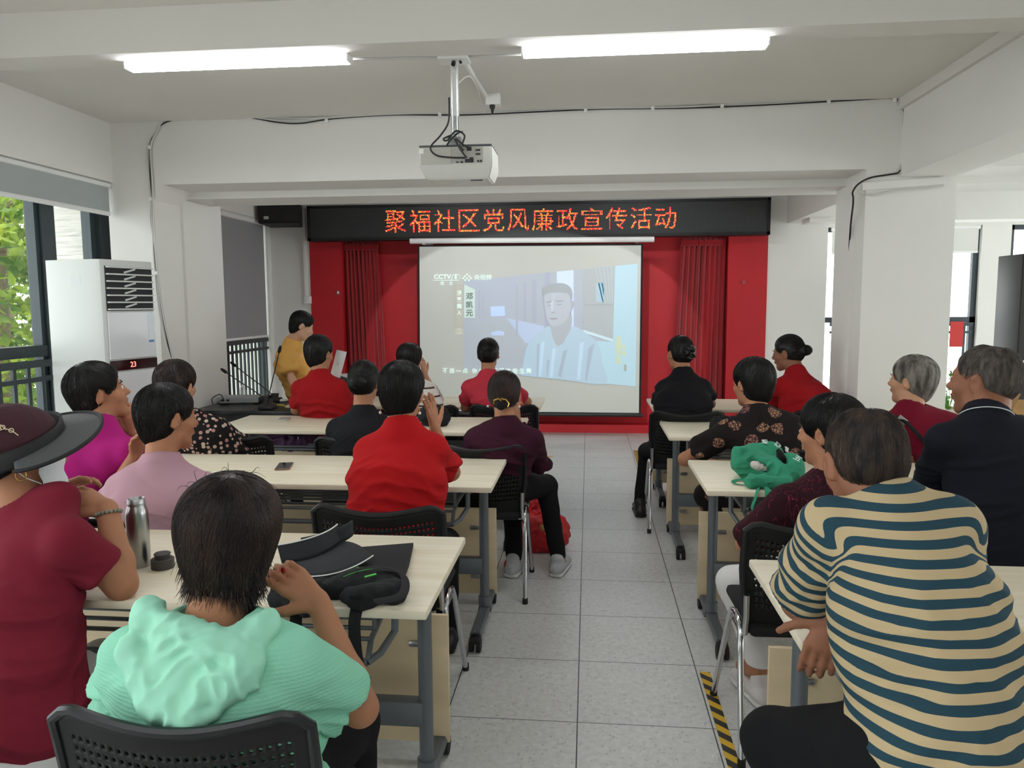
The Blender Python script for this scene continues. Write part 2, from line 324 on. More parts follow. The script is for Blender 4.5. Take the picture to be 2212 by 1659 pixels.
def make_table(L=2.05, D=.65):
    """local origin at the floor under the middle of the top, the sitter's side towards -y"""
    t = thing('training_table', 'x', 'table'); h = L/2; d = D/2
    MB().box(-h, h, -d, d, TZ-.026, TZ, .006).build('tabletop', maple, t)
    for s in (-1, 1):
        x = s*(h-.085)
        lg = MB().tube([(x, .03, .09), (x, .03, TZ-.026)], .023, 14).build('leg', greymetal, t)
        m = MB()
        m.tube([(x, .03, .09), (x, .03, .135)], .031, 14)
        m.prism([(x-.028, -d+.04, .07), (x+.028, -d+.04, .07), (x+.02, -d+.04, .088), (x-.02, -d+.04, .088)], (0, d+.0, 0))
        m.prism([(x-.034, .02, .06), (x+.034, .02, .06), (x+.022, .02, .105), (x-.022, .02, .105)], (0, .05, 0))
        m.prism([(x-.028, .06, .07), (x+.028, .06, .07), (x+.02, .06, .088), (x-.02, .06, .088)], (0, d-.1, 0))
        m.build('foot', greymetal, t)
        for y in (-d+.03, d-.05):
            c = MB(); c.tube([(x-.026, y, .033), (x-.008, y, .033)], .033, 16).tube([(x+.008, y, .033), (x+.026, y, .033)], .033, 16).rbox((x, y, .058), (.05, .06, .03), bev=.008).tube([(x, y+.01, .05), (x, y+.01, .08)], .014, 8)
            c.build('caster', rubber, t)
        m = MB(); m.tube([(x-s*.1, d-.1, TZ-.03), (x-s*.1, d-.1, .60)], .011, 8)
        m.build('bracket', greymetal, t)
    MB().box(-h+.09, h-.09, .005, .055, .25, .33, .004).build('crossbeam', greymetal, t)
    pn = MB().box(-h+.05, h-.05, d-.09, d-.072, .065, .52, .002).build('modesty_panel', panel_m, t)
    for s in (-1, 1):
        for z in (.16, .42):
            m = MB(); m.rbox((s*(h-.16), d-.098, z), (.05, .012, .022), bev=.005).tube([(s*(h-.145), d-.11, z), (s*(h-.145), d-.09, z)], .008, 8); m.build('panel_bolt', steel, pn)
    m = MB(); x0, x1 = -h+.2, h-.2
    for k, (y, z) in enumerate(((-.17, .615), (-.12, .625), (-.06, .63), (0, .63), (.06, .63), (.12, .63))): m.tube([(x0, y, z), (x1, y, z)], .007, 8)
    m.tube([(x0, -.2, .56), (x1, -.2, .56)], .012, 8)
    for s in (-1, 1):
        x = s*(h-.2); m.tube([(x, .14, .63), (x, -.05, .63), (x, -.16, .61), (x, -.2, .56)], .009, 8)
        m.tube([(x-s*.0, -.12, .625), (x-s*.0, -.12, TZ-.026)], .008, 8); m.tube([(x, .14, .63), (x, .14, TZ-.026)], .008, 8)
        m.tube([(x, -.2, .56), (x+s*.03, -.17, .575), (x+s*.06, -.12, .62), (x+s*.06, -.1, TZ-.026)], .011, 8)
    m.build('book_rack', greymetal, t)
    return t
tab0 = make_table()
TL = [('second table row from the front, left of the aisle, in front of the coral shirt', 6.20), ]
rows = [
 # x centre, near edge y, label
 (-1.41, 1.905, 'near left maple table carrying the black sun visor, tote and steel flask'),
 (-1.41, 3.270, 'maple table left of the aisle carrying the dark phone'),
 (-1.41, 4.700, 'maple table left of the aisle with the pale-covered phone and a purple backpack beneath'),
 (-1.36, 5.890, 'foremost maple training table left of the aisle, under the projection screen'),
 (1.15, 5.850, 'foremost maple table right of the aisle, before the woman with the scrunchie'),
 (1.545, 4.625, 'maple training table right of the aisle in front of the woman in the floral blouse'),
 (1.57, 3.290, 'maple training table right of the aisle with the green cloth bag on it'),
 (1.565, 1.750, 'maple training table right of the aisle that the man in the striped polo leans on'),
]
DEP = .66
for i, (x, y, lb) in enumerate(rows):
    o = tab0 if i == 0 else (make_table(1.25) if i == 4 else dup(tab0))
    o.location = (x, y+.325, 0); o['label'] = lb; o['group'] = 'training tables in two columns'
# ---------------------------------------------------------------- chairs
def back_mesh():
    bm = bmesh.new(); nu, nv = 30, 17; hw = .245
    def P(u, v):     # u -1..1, v 0..1
        w = hw*(.90+.10*min(1, v*1.6)) * (1 if v < .97 else .995)
        ztop = .838-.030*math.cos(u*math.pi/2)**1.5 - .03*max(0, abs(u)-.86)/.14
        z = .43+(ztop-.43)*v
        y = -.175-.055*v**1.6 + .040*(u*u)
        return Vector((u*w, y, z))
    V = [[bm.verts.new(P(-1+2*i/nu, j/nv)) for j in range(nv+1)] for i in range(nu+1)]
    for i in range(nu):
        for j in range(nv):
            q = (V[i][j], V[i+1][j], V[i+1][j+1], V[i][j+1])
            if 2 <= i < nu-2 and 4 <= j < nv-2:
                c = sum((k.co for k in q), Vector())/4; ring = []
                sh = .25 if j % 2 else -.25
                ex = (q[1].co-q[0].co)*.5; ez = (q[3].co-q[0].co)*.5
                for k in range(8):
                    a = math.pi/4*k-3*math.pi/4; ring.append(bm.verts.new(c+ex*(sh*.6+math.cos(a)*.52)+ez*math.sin(a)*.46))
                # ring[0]~corner q0, ring[2]~q1, ring[4]~q2, ring[6]~q3
                for k in range(4):
                    a, b_ = q[k], q[(k+1) % 4]; r0, r1, r2 = ring[2*k], ring[2*k+1], ring[(2*k+2) % 8]
                    bm.faces.new((a, b_, r1)); bm.faces.new((a, r1, r0)); bm.faces.new((b_, r2, r1))
            else: bm.faces.new(q)
    return bm
def solid(bm, name, m, parent, th):
    bmesh.ops.recalc_face_normals(bm, faces=bm.faces)
    me = bpy.data.meshes.new(name); bm.to_mesh(me); bm.free(); o = link(name, me, m, parent)
    md = o.modifiers.new('solid', 'SOLIDIFY'); md.thickness = th; md.offset = 0; return o
mesh_black = mat('perforated_black_plastic', (12, 12, 13), .5, spec=.3)
pad_black = mat('black_seat_fabric', (17, 18, 20), .85, bump=.2, bscale=600)
def make_chair():
    t = thing('mesh_back_chair', 'x', 'chair'); bk = solid(back_mesh(), 'backrest', mesh_black, t, .006)
    def P(u, v):
        ztop = .838-.030*math.cos(u*math.pi/2)**1.5 - .03*max(0, abs(u)-.86)/.14
        return Vector((u*.245*(.90+.10*min(1, v*1.6)), -.175-.055*v**1.6+.040*u*u, .43+(ztop-.43)*v))
    pts = [P(-1, k/8) for k in range(8)]+[P(-1+2*k/20, 1) for k in range(21)]+[P(1, 1-k/8) for k in range(1, 9)]
    MB().tube(pts, .011, 8).build('back_rim', mat('black_rim_plastic', (22, 23, 26), .38, spec=.4), bk)
    m = MB(); m.box(-.215, .215, -.18, .23, .425, .47, .018); m.build('seat', pad_black, t)
    for s in (-1, 1):
        m = MB(); x = s*.238
        m.tube([(x+s*.012, -.245, .015), (x+s*.005, -.16, .36), (x, -.135, .435), (x, -.10, .462), (x, -.05, .468), (x, .0, .455), (x, .05, .40), (x+s*.012, .235, .015)], .0115, 10)
        m.build('side_frame', chrome, t)
        for y in (-.246, .236): MB().tube([(x+s*.012, y, 0), (x+s*.012, y, .03)], .0145, 10).build('foot_cap', rubber, t)
        m = MB(); m.tube([(x*.97, -.01, .425), (x*.97, -.13, .42), (x*.965, -.165, .44), (x*.96, -.172, .50), (x*.97, -.178, .58)], .011, 10); m.build('back_support', chrome, t)
    m = MB(); m.tube([(-.238, -.1, .42), (.238, -.1, .42)], .01, 8).tube([(-.238, .06, .415), (.238, .06, .415)], .01, 8); m.build('seat_frame', chrome, t)
    return t
chair0 = make_chair(); chairs = []
def chair(x, y, rz, label):
    o = chair0 if not chairs else dup(chair0); chairs.append(o)
    o.location = (x, y, 0); o.rotation_euler = (0, 0, R(rz)); o['label'] = label; o['group'] = 'black mesh-back chairs at the tables'
    return o
chair(-.715, 1.46, 2, 'black mesh-back chair of the woman in the mint hooded shirt')
chair(-.735, 2.885, 0, 'black mesh-back chair of the woman in red with pearl earrings')
chair(-.54, 4.12, 0, 'black mesh-back chair of the woman in the dark maroon sweater, beside the aisle')
chair(-1.66, 3.02, 0, 'black mesh-back chair of the person in the dusty pink polo')
chair(-2.35, 3.10, -8, 'black mesh-back chair of the woman in the magenta blouse')
chair(-1.99, 4.30, 0, 'black mesh-back chair of the woman in the polka-dot blouse')
chair(-1.24, 4.30, 0, 'black mesh-back chair of the woman in the black shirt with the low bun')
chair(-1.86, 5.62, 0, 'black mesh-back chair of the front-row woman in red left of the aisle')
chair(-.58, 5.72, 0, 'black mesh-back chair of the woman in the coral shirt')
chair(-1.16, 5.66, 0, 'black mesh-back chair of the woman in the striped white blouse')
chair(.705, 5.43, 0, 'black mesh-back chair of the black-shirted woman with the scrunchie')
chair(1.66, 5.50, 0, 'black mesh-back chair of the red-shirted woman with the hair bow')
chair(1.13, 4.22, 0, 'black mesh-back chair of the woman in the floral blouse')
chair(.80, 2.77, 2, 'black mesh-back chair beside the near yellow tape, of the woman in white trousers')
chair(1.61, 2.88, 0, 'black mesh-back chair at the right photo edge, of the man in the navy polo')
chair(-1.62, 1.45, -20, 'black mesh-back chair of the woman in the black sun visor')
chair(.98, 1.10, 0, 'black mesh-back chair of the man in the striped polo')
chair(2.12, 4.25, 0, 'black mesh-back chair of the grey-haired person with the crossbody strap')
chair(-2.34, 6.75, 160, 'black office mesh chair standing by the dark desk, in front of the railing')
chair(-2.08, 6.98, 185, 'black office mesh chair beside the man in the yellow shirt')
# ---------------------------------------------------------------- lamps
lampm = mat('lit_lamp_diffuser', (255, 255, 255), .5, emit=(247, 250, 255), estr=26)
def make_lamp():
    t = thing('ceiling_lamp', 'x', 'lamp')
    MB().box(-.525, .525, -.03, .03, .017, .032, .002).build('housing', mat('lamp_housing', (205, 207, 208), .35), t)
    MB().box(-.52, .52, -.036, .036, 0, .018, .006).build('diffuser', lampm, t)
    for s in (-1, 1): MB().box(s*.525-.004, s*.525+.004, -.038, .038, -.001, .032, .002).build('end_cap', white_pl, t)
    return t
lamp0 = make_lamp(); lamp0.location = (-1.565, 3.49, 2.654); lamp0['label'] = 'lit tube lamp left of the projector'
l2 = dup(lamp0, (.265, 3.50, 2.654), None, 'lit tube lamp right of the projector')
LBL = ['tube lamp hidden behind the beam, above the coral-shirted woman', 'tube lamp hidden behind the beam, above the black-shirted woman with the scrunchie', 'tube lamp over the near left table, outside the picture', 'tube lamp over the near right table, outside the picture', 'tube lamp behind the camera on the left', 'tube lamp behind the camera on the right', 'tube lamp beyond the right beam beside the navy polo', 'tube lamp beyond the right beam behind the camera']
for i, (x, y) in enumerate(((-1.5, 7.9), (.6, 7.9), (-1.56, .3), (.27, .3), (-1.56, -2.4), (.27, -2.4), (4.6, 3.2), (4.6, 0))):  # all unseen, added for light: first pair for the screen wall, rest as fill
    o = dup(lamp0, (x, y, ZC-.032), None, LBL[i])
for o in bpy.data.objects:
    if o.name.startswith('ceiling_lamp'): o['group'] = 'tube lamps on the ceiling'
# ---------------------------------------------------------------- projector
wire_m = mat('black_cable', (28, 28, 30), .5); wwire = mat('white_cable', (205, 204, 200), .6)
pm = thing('projector_mount', 'white telescopic ceiling pole that carries the projector', 'projector mount', (-.582, 3.60, 0))
MB().box(-.07, .07, -.05, .05, 2.674, 2.686, .002).build('ceiling_plate', white_pl, pm)
MB().tube([(0, 0, 2.68), (0, 0, 2.43)], .019, 16).build('upper_tube', mat('satin_white_metal', (215, 216, 214), .3, metal=.4), pm)
MB().tube([(0, 0, 2.44), (0, 0, 2.335)], .016, 16).build('lower_tube', steel, pm)
MB().tube([(-.0, -.02, 2.665), (0, -.035, 2.652)], .010, 10).tube([(.03, -.02, 2.668), (.035, -.03, 2.66)], .006, 8).build('clamp_knob', black_pl, pm)
MB().box(-.03, .03, -.03, .03, 2.292, 2.335, .004).build('swivel_head', mat('swivel_metal', (150, 150, 148), .4, metal=.6), pm)
pj = thing('projector', 'white projector hanging from the ceiling pole, its ports facing the room', 'projector', (-.575, 3.66, 2.145))
PJ = mat('projector_white', (214, 213, 207), .42)
m = MB(); b = bmesh.new()
v = [b.verts.new(p) for p in ((-.17, -.11, .055), (.17, -.11, .055), (.17, .14, .055), (-.17, .14, .055), (-.168, -.11, .145), (.168, -.11, .145), (.168, .14, .145), (-.168, .14, .145), (-.145, -.075, 0), (.15, -.075, 0), (.15, .12, 0), (-.145, .12, 0))]
for f in ((4, 5, 6, 7), (0, 1, 5, 4), (1, 2, 6, 5), (2, 3, 7, 6), (3, 0, 4, 7), (8, 9, 1, 0), (9, 10, 2, 1), (10, 11, 3, 2), (11, 8, 0, 3), (11, 10, 9, 8)): b.faces.new([v[i] for i in f])
bmesh.ops.bevel(b, geom=b.edges[:], offset=.006, segments=2, affect='EDGES'); m._add(b); m.build('casing', PJ, pj)
MB().box(-.168, .168, -.112, .135, .140, .149, .003).build('top_trim', mat('projector_dark_trim', (70, 72, 74), .4), pj)
MB().box(-.16, -.02, -.1125, -.109, .062, .136).build('rear_cover', mat('projector_cover', (184, 182, 172), .5), pj)
io = MB().box(-.018, .128, -.1125, -.109, .066, .136).build('port_panel', mat('projector_panel', (170, 168, 160), .5), pj)
for x, z, w_, h_ in ((.105, .122, .022, .008), (.105, .104, .022, .008), (.075, .087, .018, .007), (.01, .07, .012, .006), (.03, .07, .012, .008), (.065, .075, .04, .016), (.065, .128, .022, .018)):
    MB().box(x-w_/2, x+w_/2, -.1145, -.112, z-h_/2, z+h_/2, .001).build('socket', black_pl, io)
for x in (.106, .119): MB().tube([(x, -.116, .073), (x, -.111, .073)], .005, 10).build('audio_jack', black_pl, io)
MB().box(.06, .115, -.045, -.035, -.003, .001).build('bottom_vent', black_pl, pj)
MB().box(-.168, -.147, -.1132, -.1115, .112, .133).build('sticker', mat('sticker_white', (235, 235, 232), .5), pj)
MB().tube([(-.08, .141, .08), (-.08, .16, .08)], .03, 20).build('lens', black_pl, pj)
# the projector's own beam, a square cone onto the screen
_pl = bpy.data.lights.new('projector_beam', 'SPOT'); _pl.energy = 200; _pl.color = (.94, 1, .98); _pl.spot_size = R(40.6); _pl.use_square = True; _pl.spot_blend = .02; _pl.shadow_soft_size = .02
_po = bpy.data.objects.new('projector_beam', _pl); COL.objects.link(_po); _po.location = (-.655, 3.85, 2.226); _po.rotation_euler = (Vector((-.655, 3.85, 2.226))-Vector((-.66, 9.0, 1.15))).to_track_quat('Z', 'Y').to_euler(); _po.scale = (1, .68, 1)
def smooth_path(pts, n=8):
    pts = [Vector(p) for p in pts]; out = []
    for i in range(len(pts)-1):
        p0 = pts[max(i-1, 0)]; p1 = pts[i]; p2 = pts[i+1]; p3 = pts[min(i+2, len(pts)-1)]
        for k in range(n):
            t = k/n; out.append(.5*((2*p1)+(p2-p0)*t+(2*p0-5*p1+4*p2-p3)*t*t+(-p0+3*p1-3*p2+p3)*t**3))
    return out+[pts[-1]]
cb = [ [(970, 210), (969, 262), (952, 292), (930, 318), (942, 335), (970, 340), (1005, 341)],
       [(975, 292), (958, 300), (966, 303), (985, 283), (1003, 292), (999, 310)],
       [(982, 300), (994, 322), (1008, 341)], [(965, 314), (975, 300), (990, 287), (1000, 285)], [(985, 300), (1000, 312), (1014, 320)] ]
for k, c in enumerate(cb):
    pts = smooth_path([at(x, y, Y=3.525) for x, y in c]); o = MB().tube(pts, .0042, 8).build('projector_cable', wire_m)
    tag(o, ['black cable looping down left of the projector pole to the ports', 'black cable coiled round the foot of the projector pole', 'black video cable with a ferrite running into the lower projector port',
            'short black cable arching behind the projector pole foot', 'black power cable plugged into the upper projector port'][k], 'cable', 'cables at the projector')
o = MB().tube([at(993, 313, Y=3.522), at(1000, 325, Y=3.522)], .0085, 10).build('ferrite_core', black_pl); tag(o, 'black ferrite cylinder clipped round the projector video cable', 'ferrite')
# ceiling socket and duct
ck = thing('ceiling_socket', 'white power socket box on the ceiling with a black plug in it', 'socket', at(1066, 218, Z=2.84))
MB().box(-.045, .045, -.04, .04, -.03, .038, .004).build('socket_box', white_pl, ck)
MB().lathe([(.018, -.03), (.018, -.045), (.009, -.065), (.006, -.085)], (-.005, -.02, 0), 12).build('plug', black_pl, ck)
a0 = at(1002, 128, Z=2.70); a1 = at(1060, 222, Z=2.865)
tag(MB().tube([at(1003, 130, Z=2.69), at(1025, 168, Z=2.86), at(1062, 226, Z=2.865)], .014, 6).build('cable_duct', white_pl), 'white cable duct running from the projector pole to the ceiling socket', 'cable duct')
tag(MB().tube(smooth_path([at(990, 180, Y=3.62), at(1005, 167, Y=3.66), at(1018, 168, Y=3.75), at(1032, 196, Y=4.1), at(1040, 228, Y=4.6), at(1050, 244, Y=4.9), at(1060, 236, Y=4.9)]), .0035, 6).build('ceiling_cable', wwire), 'thin white cable hanging in a loop from the projector pole to the ceiling socket', 'cable')
tag(MB().tube([at(757, 127, Z=2.69), at(960, 124, Z=2.69)], .006, 6).tube([at(1005, 123, Z=2.69), at(1131, 118, Z=2.69)], .006, 6).build('lamp_conduit', wwire), 'white conduit along the beam edge joining the two lit tube lamps', 'conduit')
# long cables round the beam
Yb = 5.352
main = [(372, 785), (350, 690), (337, 570), (329, 480), (324, 400), (322, 320), (338, 285), (360, 262), (420, 256), (520, 253), (600, 262), (650, 266), (720, 259), (850, 248), (1000, 246), (1150, 243), (1300, 238), (1480, 232), (1650, 225), (1850, 218), (1935, 214), (1947, 224), (1953, 250), (1954, 330), (1950, 362), (1940, 374)]
for k, (dx, dz, m_, r_, lb) in enumerate(((0, 0, wire_m, .0045, 'long black cable pinned around the beam from the left column to the right column'), (.012, .012, wwire, .0065, 'long white cable pinned around the beam beside the black one'), (-.008, .024, wwire, .006, 'second white cable along the top of the beam'))):
    pts = []
    for i, (x, y) in enumerate(main):
        p = at(x, y, Y=Yb-.001*k); w_ = .008*math.sin(i*1.7+k); s_ = -1 if i < 7 else (1 if i > 20 else 0)
        pts.append(p+Vector((s_*-dx+(0 if s_ == 0 else w_), 0, (dz+w_ if s_ == 0 else 0))))
    tag(MB().tube(smooth_path(pts, 6), r_, 7).build('cable_run', m_), lb, 'cable', 'cables along the beam')
m = MB()
for x, y in ((420, 256), (540, 254), (705, 261), (950, 247), (1265, 239), (1410, 234), (1560, 229), (1790, 220), (1933, 216), (1953, 314), (1951, 350), (322, 318), (325, 430), (338, 590)): m.rbox(at(x, y, Y=Yb-.008), (.022, .016, .026), bev=.003)
tag(m.build('cable_clips', white_pl), 'small white clips that hold the cables along the beam', 'cable clips', kind='stuff')
pts = smooth_path([at(x, y, Y=5.345) for x, y in ((1940, 374), (1915, 378), (1880, 384), (1855, 397), (1842, 415), (1843, 440))]+[Vector((1.835, 5.60, 1.9)), Vector((1.835, 5.60, .5))], 6)
tag(MB().tube(pts, .006, 7).build('cable_run', wire_m), 'black cable bending from the beam down the side of the right column', 'cable')
for lb, X, Y_, in (('white cable duct down the side of the right column', 1.84, 5.60), ('white cable duct down the inner edge of the left column', -3.09, 5.757)):
    tag(MB().box(X-.012, X+.012, Y_-.03, Y_+.03, .05, 2.385).build('cable_duct', wall_m), lb, 'cable duct')
a0 = at(1863, 405, Y=5.345); a1 = at(2042, 392, Y=5.345)
tag(MB().prism([a0+Vector((0, 0, -.018)), a1+Vector((0, 0, -.018)), a1+Vector((0, 0, .03)), a0+Vector((0, 0, .03))], (0, .02, 0)).build('cable_duct', wall_m), 'short white cable duct across the top of the right column', 'cable duct')
pts = smooth_path([at(x, y, Y=5.34) for x, y in ((1855, 405), (1862, 416), (1885, 421), (1930, 412), (2000, 406), (2038, 400))], 6)
tag(MB().tube(pts, .006, 7).build('cable_run', wwire), 'white cable sagging under the short duct on the right column', 'cable')
# ---------------------------------------------------------------- air conditioner
ac = thing('air_conditioner', 'white floor-standing air conditioner by the left window, its display reading 23', 'air conditioner')
acw = mat('ac_white', (204, 206, 202), .35); C0 = at(214, 559, Z=1.86); al = R(13)
ac.location = (C0.x, C0.y, 0); ac.rotation_euler = (0, 0, 0)
fx = Vector((math.sin(al), math.cos(al), 0)); sx = Vector((-math.cos(al), math.sin(al), 0)); wA, dA = .44, .44
def acp(u, d, z): return fx*u+sx*d+Vector((0, 0, z))        # u along the front, d into the body
prof = [(0, dA), (0, .04), (.012, .012), (.04, 0), (wA-.03, 0), (wA-.008, .012), (wA, .04), (wA, dA)]
m = MB(); b = bmesh.new(); lo = [b.verts.new(acp(u, d, 0)) for u, d in prof]; hi = [b.verts.new(acp(u, d, 1.86)) for u, d in prof]
b.faces.new(lo[::-1]); b.faces.new(hi)
for k in range(8): b.faces.new((lo[k], lo[(k+1) % 8], hi[(k+1) % 8], hi[k]))
m._add(b); m.build('body', acw, ac)
q = lambda u0, u1, z0, z1, d0, d1, mb: mb.prism([acp(u0, d0, z0), acp(u1, d0, z0), acp(u1, d0, z1), acp(u0, d0, z1)], sx*(d1-d0))
q(.0, .405, .98, 1.50, -.012, .0, MB()).build('front_panel', mat('ac_panel_gloss', (222, 224, 226), .12), ac) if False else None
q(.035, .415, 1.235, 1.53, -.010, .0, (mp_ := MB())); mp_.build('upper_panel', mat('ac_panel_gloss', (218, 221, 224), .14), ac)
q(.035, .415, .06, 1.15, -.010, .0, (mp_ := MB())); mp_.build('lower_panel', MATS['ac_panel_gloss'], ac)
q(.035, .415, 1.16, 1.225, -.011, .0, (mp_ := MB())); dsp = mp_.build('display', mat('ac_display', (40, 14, 16), .15), ac)
q(.035, .415, 1.54, 1.82, -.002, .0, (mp_ := MB())); vt = mp_.build('air_outlet', mat('ac_outlet_dark', (18, 19, 21), .6), ac)
for k in range(7):
    z = 1.545+k*.044; q(.04, .41, z, z+.009, -.022, -.002, (mp_ := MB())); mp_.build('louver', acw, vt)
for k in range(6):
    z = 1.558+k*.044
    MB().prism([acp(.18, -.004, z), acp(.25, -.018, z+.022), acp(.25, -.018, z+.03), acp(.18, -.004, z+.01)], fx*.012).build('fin', acw, vt)
q(.352, .398, 1.33, 1.52, -.0115, -.010, (mp_ := MB())); mp_.build('energy_label', mat('label_blue_white', (222, 230, 236), .5), ac)
q(.352, .398, 1.33, 1.345, -.0122, -.0115, (mp_ := MB())); mp_.build('label_stripe', mat('label_blue', (90, 140, 190), .5), ac)
MB().prism([acp(-.001, .16, 1.70), acp(-.001, .24, 1.70), acp(-.001, .24, 1.76), acp(-.001, .16, 1.76)], fx*.0012).build('rating_sticker', mat('sticker_grey', (200, 202, 202), .5), ac)
# ---------------------------------------------------------------- text helper
def text_mesh(s, M, m, name, parent=None, w=None, h=None, bold=0, thick=.0008, each=False):
    """flat lettering: glyph box scaled to w x h, placed by the matrix M (x right, y up)"""
    c = bpy.data.curves.new('t', 'FONT'); c.body = s; c.offset = bold; c.extrude = thick; c.resolution_u = 3
    o = bpy.data.objects.new('t', c); COL.objects.link(o); bpy.context.view_layer.update()
    me = bpy.data.meshes.new_from_object(o.evaluated_get(bpy.context.evaluated_depsgraph_get())); bpy.data.objects.remove(o); bpy.data.curves.remove(c)
    n = len(me.vertices); v = np.empty(n*3, 'f'); me.vertices.foreach_get('co', v); v = v.reshape(-1, 3); lo, hi = v.min(0), v.max(0)
    sc = np.array([w/(hi[0]-lo[0]) if w else 1, h/(hi[1]-lo[1]) if h else 1, 1.])
    if w and not h: sc[1] = sc[0]
    if h and not w: sc[0] = sc[1]
    v = (v-np.array([lo[0], lo[1], 0]))*sc; Mn = np.array(M); v = v@Mn[:3, :3].T+Mn[:3, 3]
    me.vertices.foreach_set('co', v.astype('f').ravel()); me.update(); me.materials.clear()
    return link(name, me, m, parent, False)
def frame(o, x, y): x = Vector(x).normalized(); y = Vector(y).normalized(); z = x.cross(y); return Matrix(((x.x, y.x, z.x, o[0]), (x.y, y.y, z.y, o[1]), (x.z, y.z, z.z, o[2]), (0, 0, 0, 1)))
UP = Vector((0, 0, 1))
text_mesh('23', frame(acp(.185, -.0125, 1.176), fx, UP), mat('display_digits', (255, 120, 110), .5, emit=(255, 110, 100), estr=2), 'temperature_digits', dsp, h=.035)
# ---------------------------------------------------------------- LED sign
LY = 9.10; a0, a1, b0 = at(662, 443, Y=LY), at(1666, 428, Y=LY), at(665, 521, Y=LY); LX0, LX1, LZ0, LZ1 = a0.x, a1.x, b0.z, (a0.z+a1.z)/2
led = thing('led_sign', 'long black LED sign with a red line of Chinese characters above the screen', 'LED sign', ((LX0+LX1)/2, LY, LZ0)); C = led.location.copy()
w2 = (LX1-LX0)/2; hh = LZ1-LZ0
MB().box(-w2, w2, .02, .17, 0, hh).box(-w2, w2, 0, .02, 0, .035).box(-w2, w2, 0, .02, hh-.03, hh).box(-w2, -w2+.035, 0, .02, 0, hh).box(w2-.035, w2, 0, .02, 0, hh).build('cabinet', mat('led_black_case', (17, 19, 21), .45), led, False)
pnl = mat('led_panel', (44, 46, 47), .55); _n = pnl.node_tree; tc = _n.nodes.new('ShaderNodeTexCoord'); sp = _n.nodes.new('ShaderNodeSeparateXYZ'); _n.links.new(tc.outputs['Object'], sp.inputs[0])
PT = .0142
def _m(op, a, b_=None):
    k = _n.nodes.new('ShaderNodeMath'); k.operation = op
    for i, v in enumerate((a, b_)):
        if v is None: continue
        if isinstance(v, (int, float)): k.inputs[i].default_value = v
        else: _n.links.new(v, k.inputs[i])
    return k.outputs[0]
g1 = _m('LESS_THAN', _m('ABSOLUTE', _m('SUBTRACT', _m('FRACT', _m('DIVIDE', sp.outputs[0], PT)), .5)), .3); g2 = _m('LESS_THAN', _m('ABSOLUTE', _m('SUBTRACT', _m('FRACT', _m('DIVIDE', sp.outputs[2], PT)), .5)), .3)
mx = _n.nodes.new('ShaderNodeMix'); mx.data_type = 'RGBA'; _n.links.new(_m('MULTIPLY', g1, g2), mx.inputs[0]); mx.inputs[6].default_value = srgb(22, 24, 25); mx.inputs[7].default_value = srgb(74, 77, 78); _n.links.new(mx.outputs[2], bsdf(pnl).inputs['Base Color'])
MB().box(-w2+.035, w2-.035, .012, .02, .035, hh-.03).build('led_matrix', pnl, led, False)
# characters as lit dots: the glyph is rasterised onto the 24-dot matrix
ledred = mat('led_red', (255, 30, 40), .5, emit=(255, 40, 48), estr=1.15); ledyel = mat('led_yellow', (255, 190, 60), .5, emit=(255, 176, 70), estr=1.0)
def raster(ch, N=24, bold=.0):
    c = bpy.data.curves.new('t', 'FONT'); c.body = ch; c.offset = bold; c.resolution_u = 3; o = bpy.data.objects.new('t', c); COL.objects.link(o); bpy.context.view_layer.update()
    me = bpy.data.meshes.new_from_object(o.evaluated_get(bpy.context.evaluated_depsgraph_get())); bpy.data.objects.remove(o)
    me.calc_loop_triangles(); V = np.array([v.co[:2] for v in me.vertices]); Tt = np.array([t.vertices[:] for t in me.loop_triangles]); bpy.data.meshes.remove(me)
    lo, hi = V.min(0), V.max(0); V = (V-lo)/(hi-lo); SS = 3; g = (np.arange(N*SS)+.5)/(N*SS); X, Y = np.meshgrid(g, g); A, B, D = V[Tt[:, 0]], V[Tt[:, 1]], V[Tt[:, 2]]
    hit = np.zeros(X.shape, bool)
    for a, b_, d in zip(A, B, D):
        s1 = (b_[0]-a[0])*(Y-a[1])-(b_[1]-a[1])*(X-a[0]); s2 = (d[0]-b_[0])*(Y-b_[1])-(d[1]-b_[1])*(X-b_[0]); s3 = (a[0]-d[0])*(Y-d[1])-(a[1]-d[1])*(X-d[0])
        hit |= ((s1 >= 0) & (s2 >= 0) & (s3 >= 0)) | ((s1 <= 0) & (s2 <= 0) & (s3 <= 0))
    return hit.reshape(N, SS, N, SS).mean((1, 3)) > .44
TXT = '聚福社区党风廉政宣传活动'; rgl = random.Random(3)
for i, ch in enumerate(TXT):
    px = 832+i*53.05; py = 502-(.0155*(px-832)); o0 = at(px, py, Y=LY); g = raster(ch); dot = (at(px+44, py, Y=LY).x-o0.x)/23; mr, my = MB(), MB()
    for r_ in range(24):
        for c_ in range(24):
            if g[r_, c_]:
                x, z = o0.x-C.x+c_*dot, o0.z-C.z+r_*dot*1.02; s_ = dot*.36; (my if rgl.random() < .4 else mr).poly([(x-s_, .0105, z-s_), (x+s_, .0105, z-s_), (x+s_, .0105, z+s_), (x-s_, .0105, z+s_)])
    mr.build('led_character', ledred, led, False); my.build('led_character_highlights', ledyel, led, False)
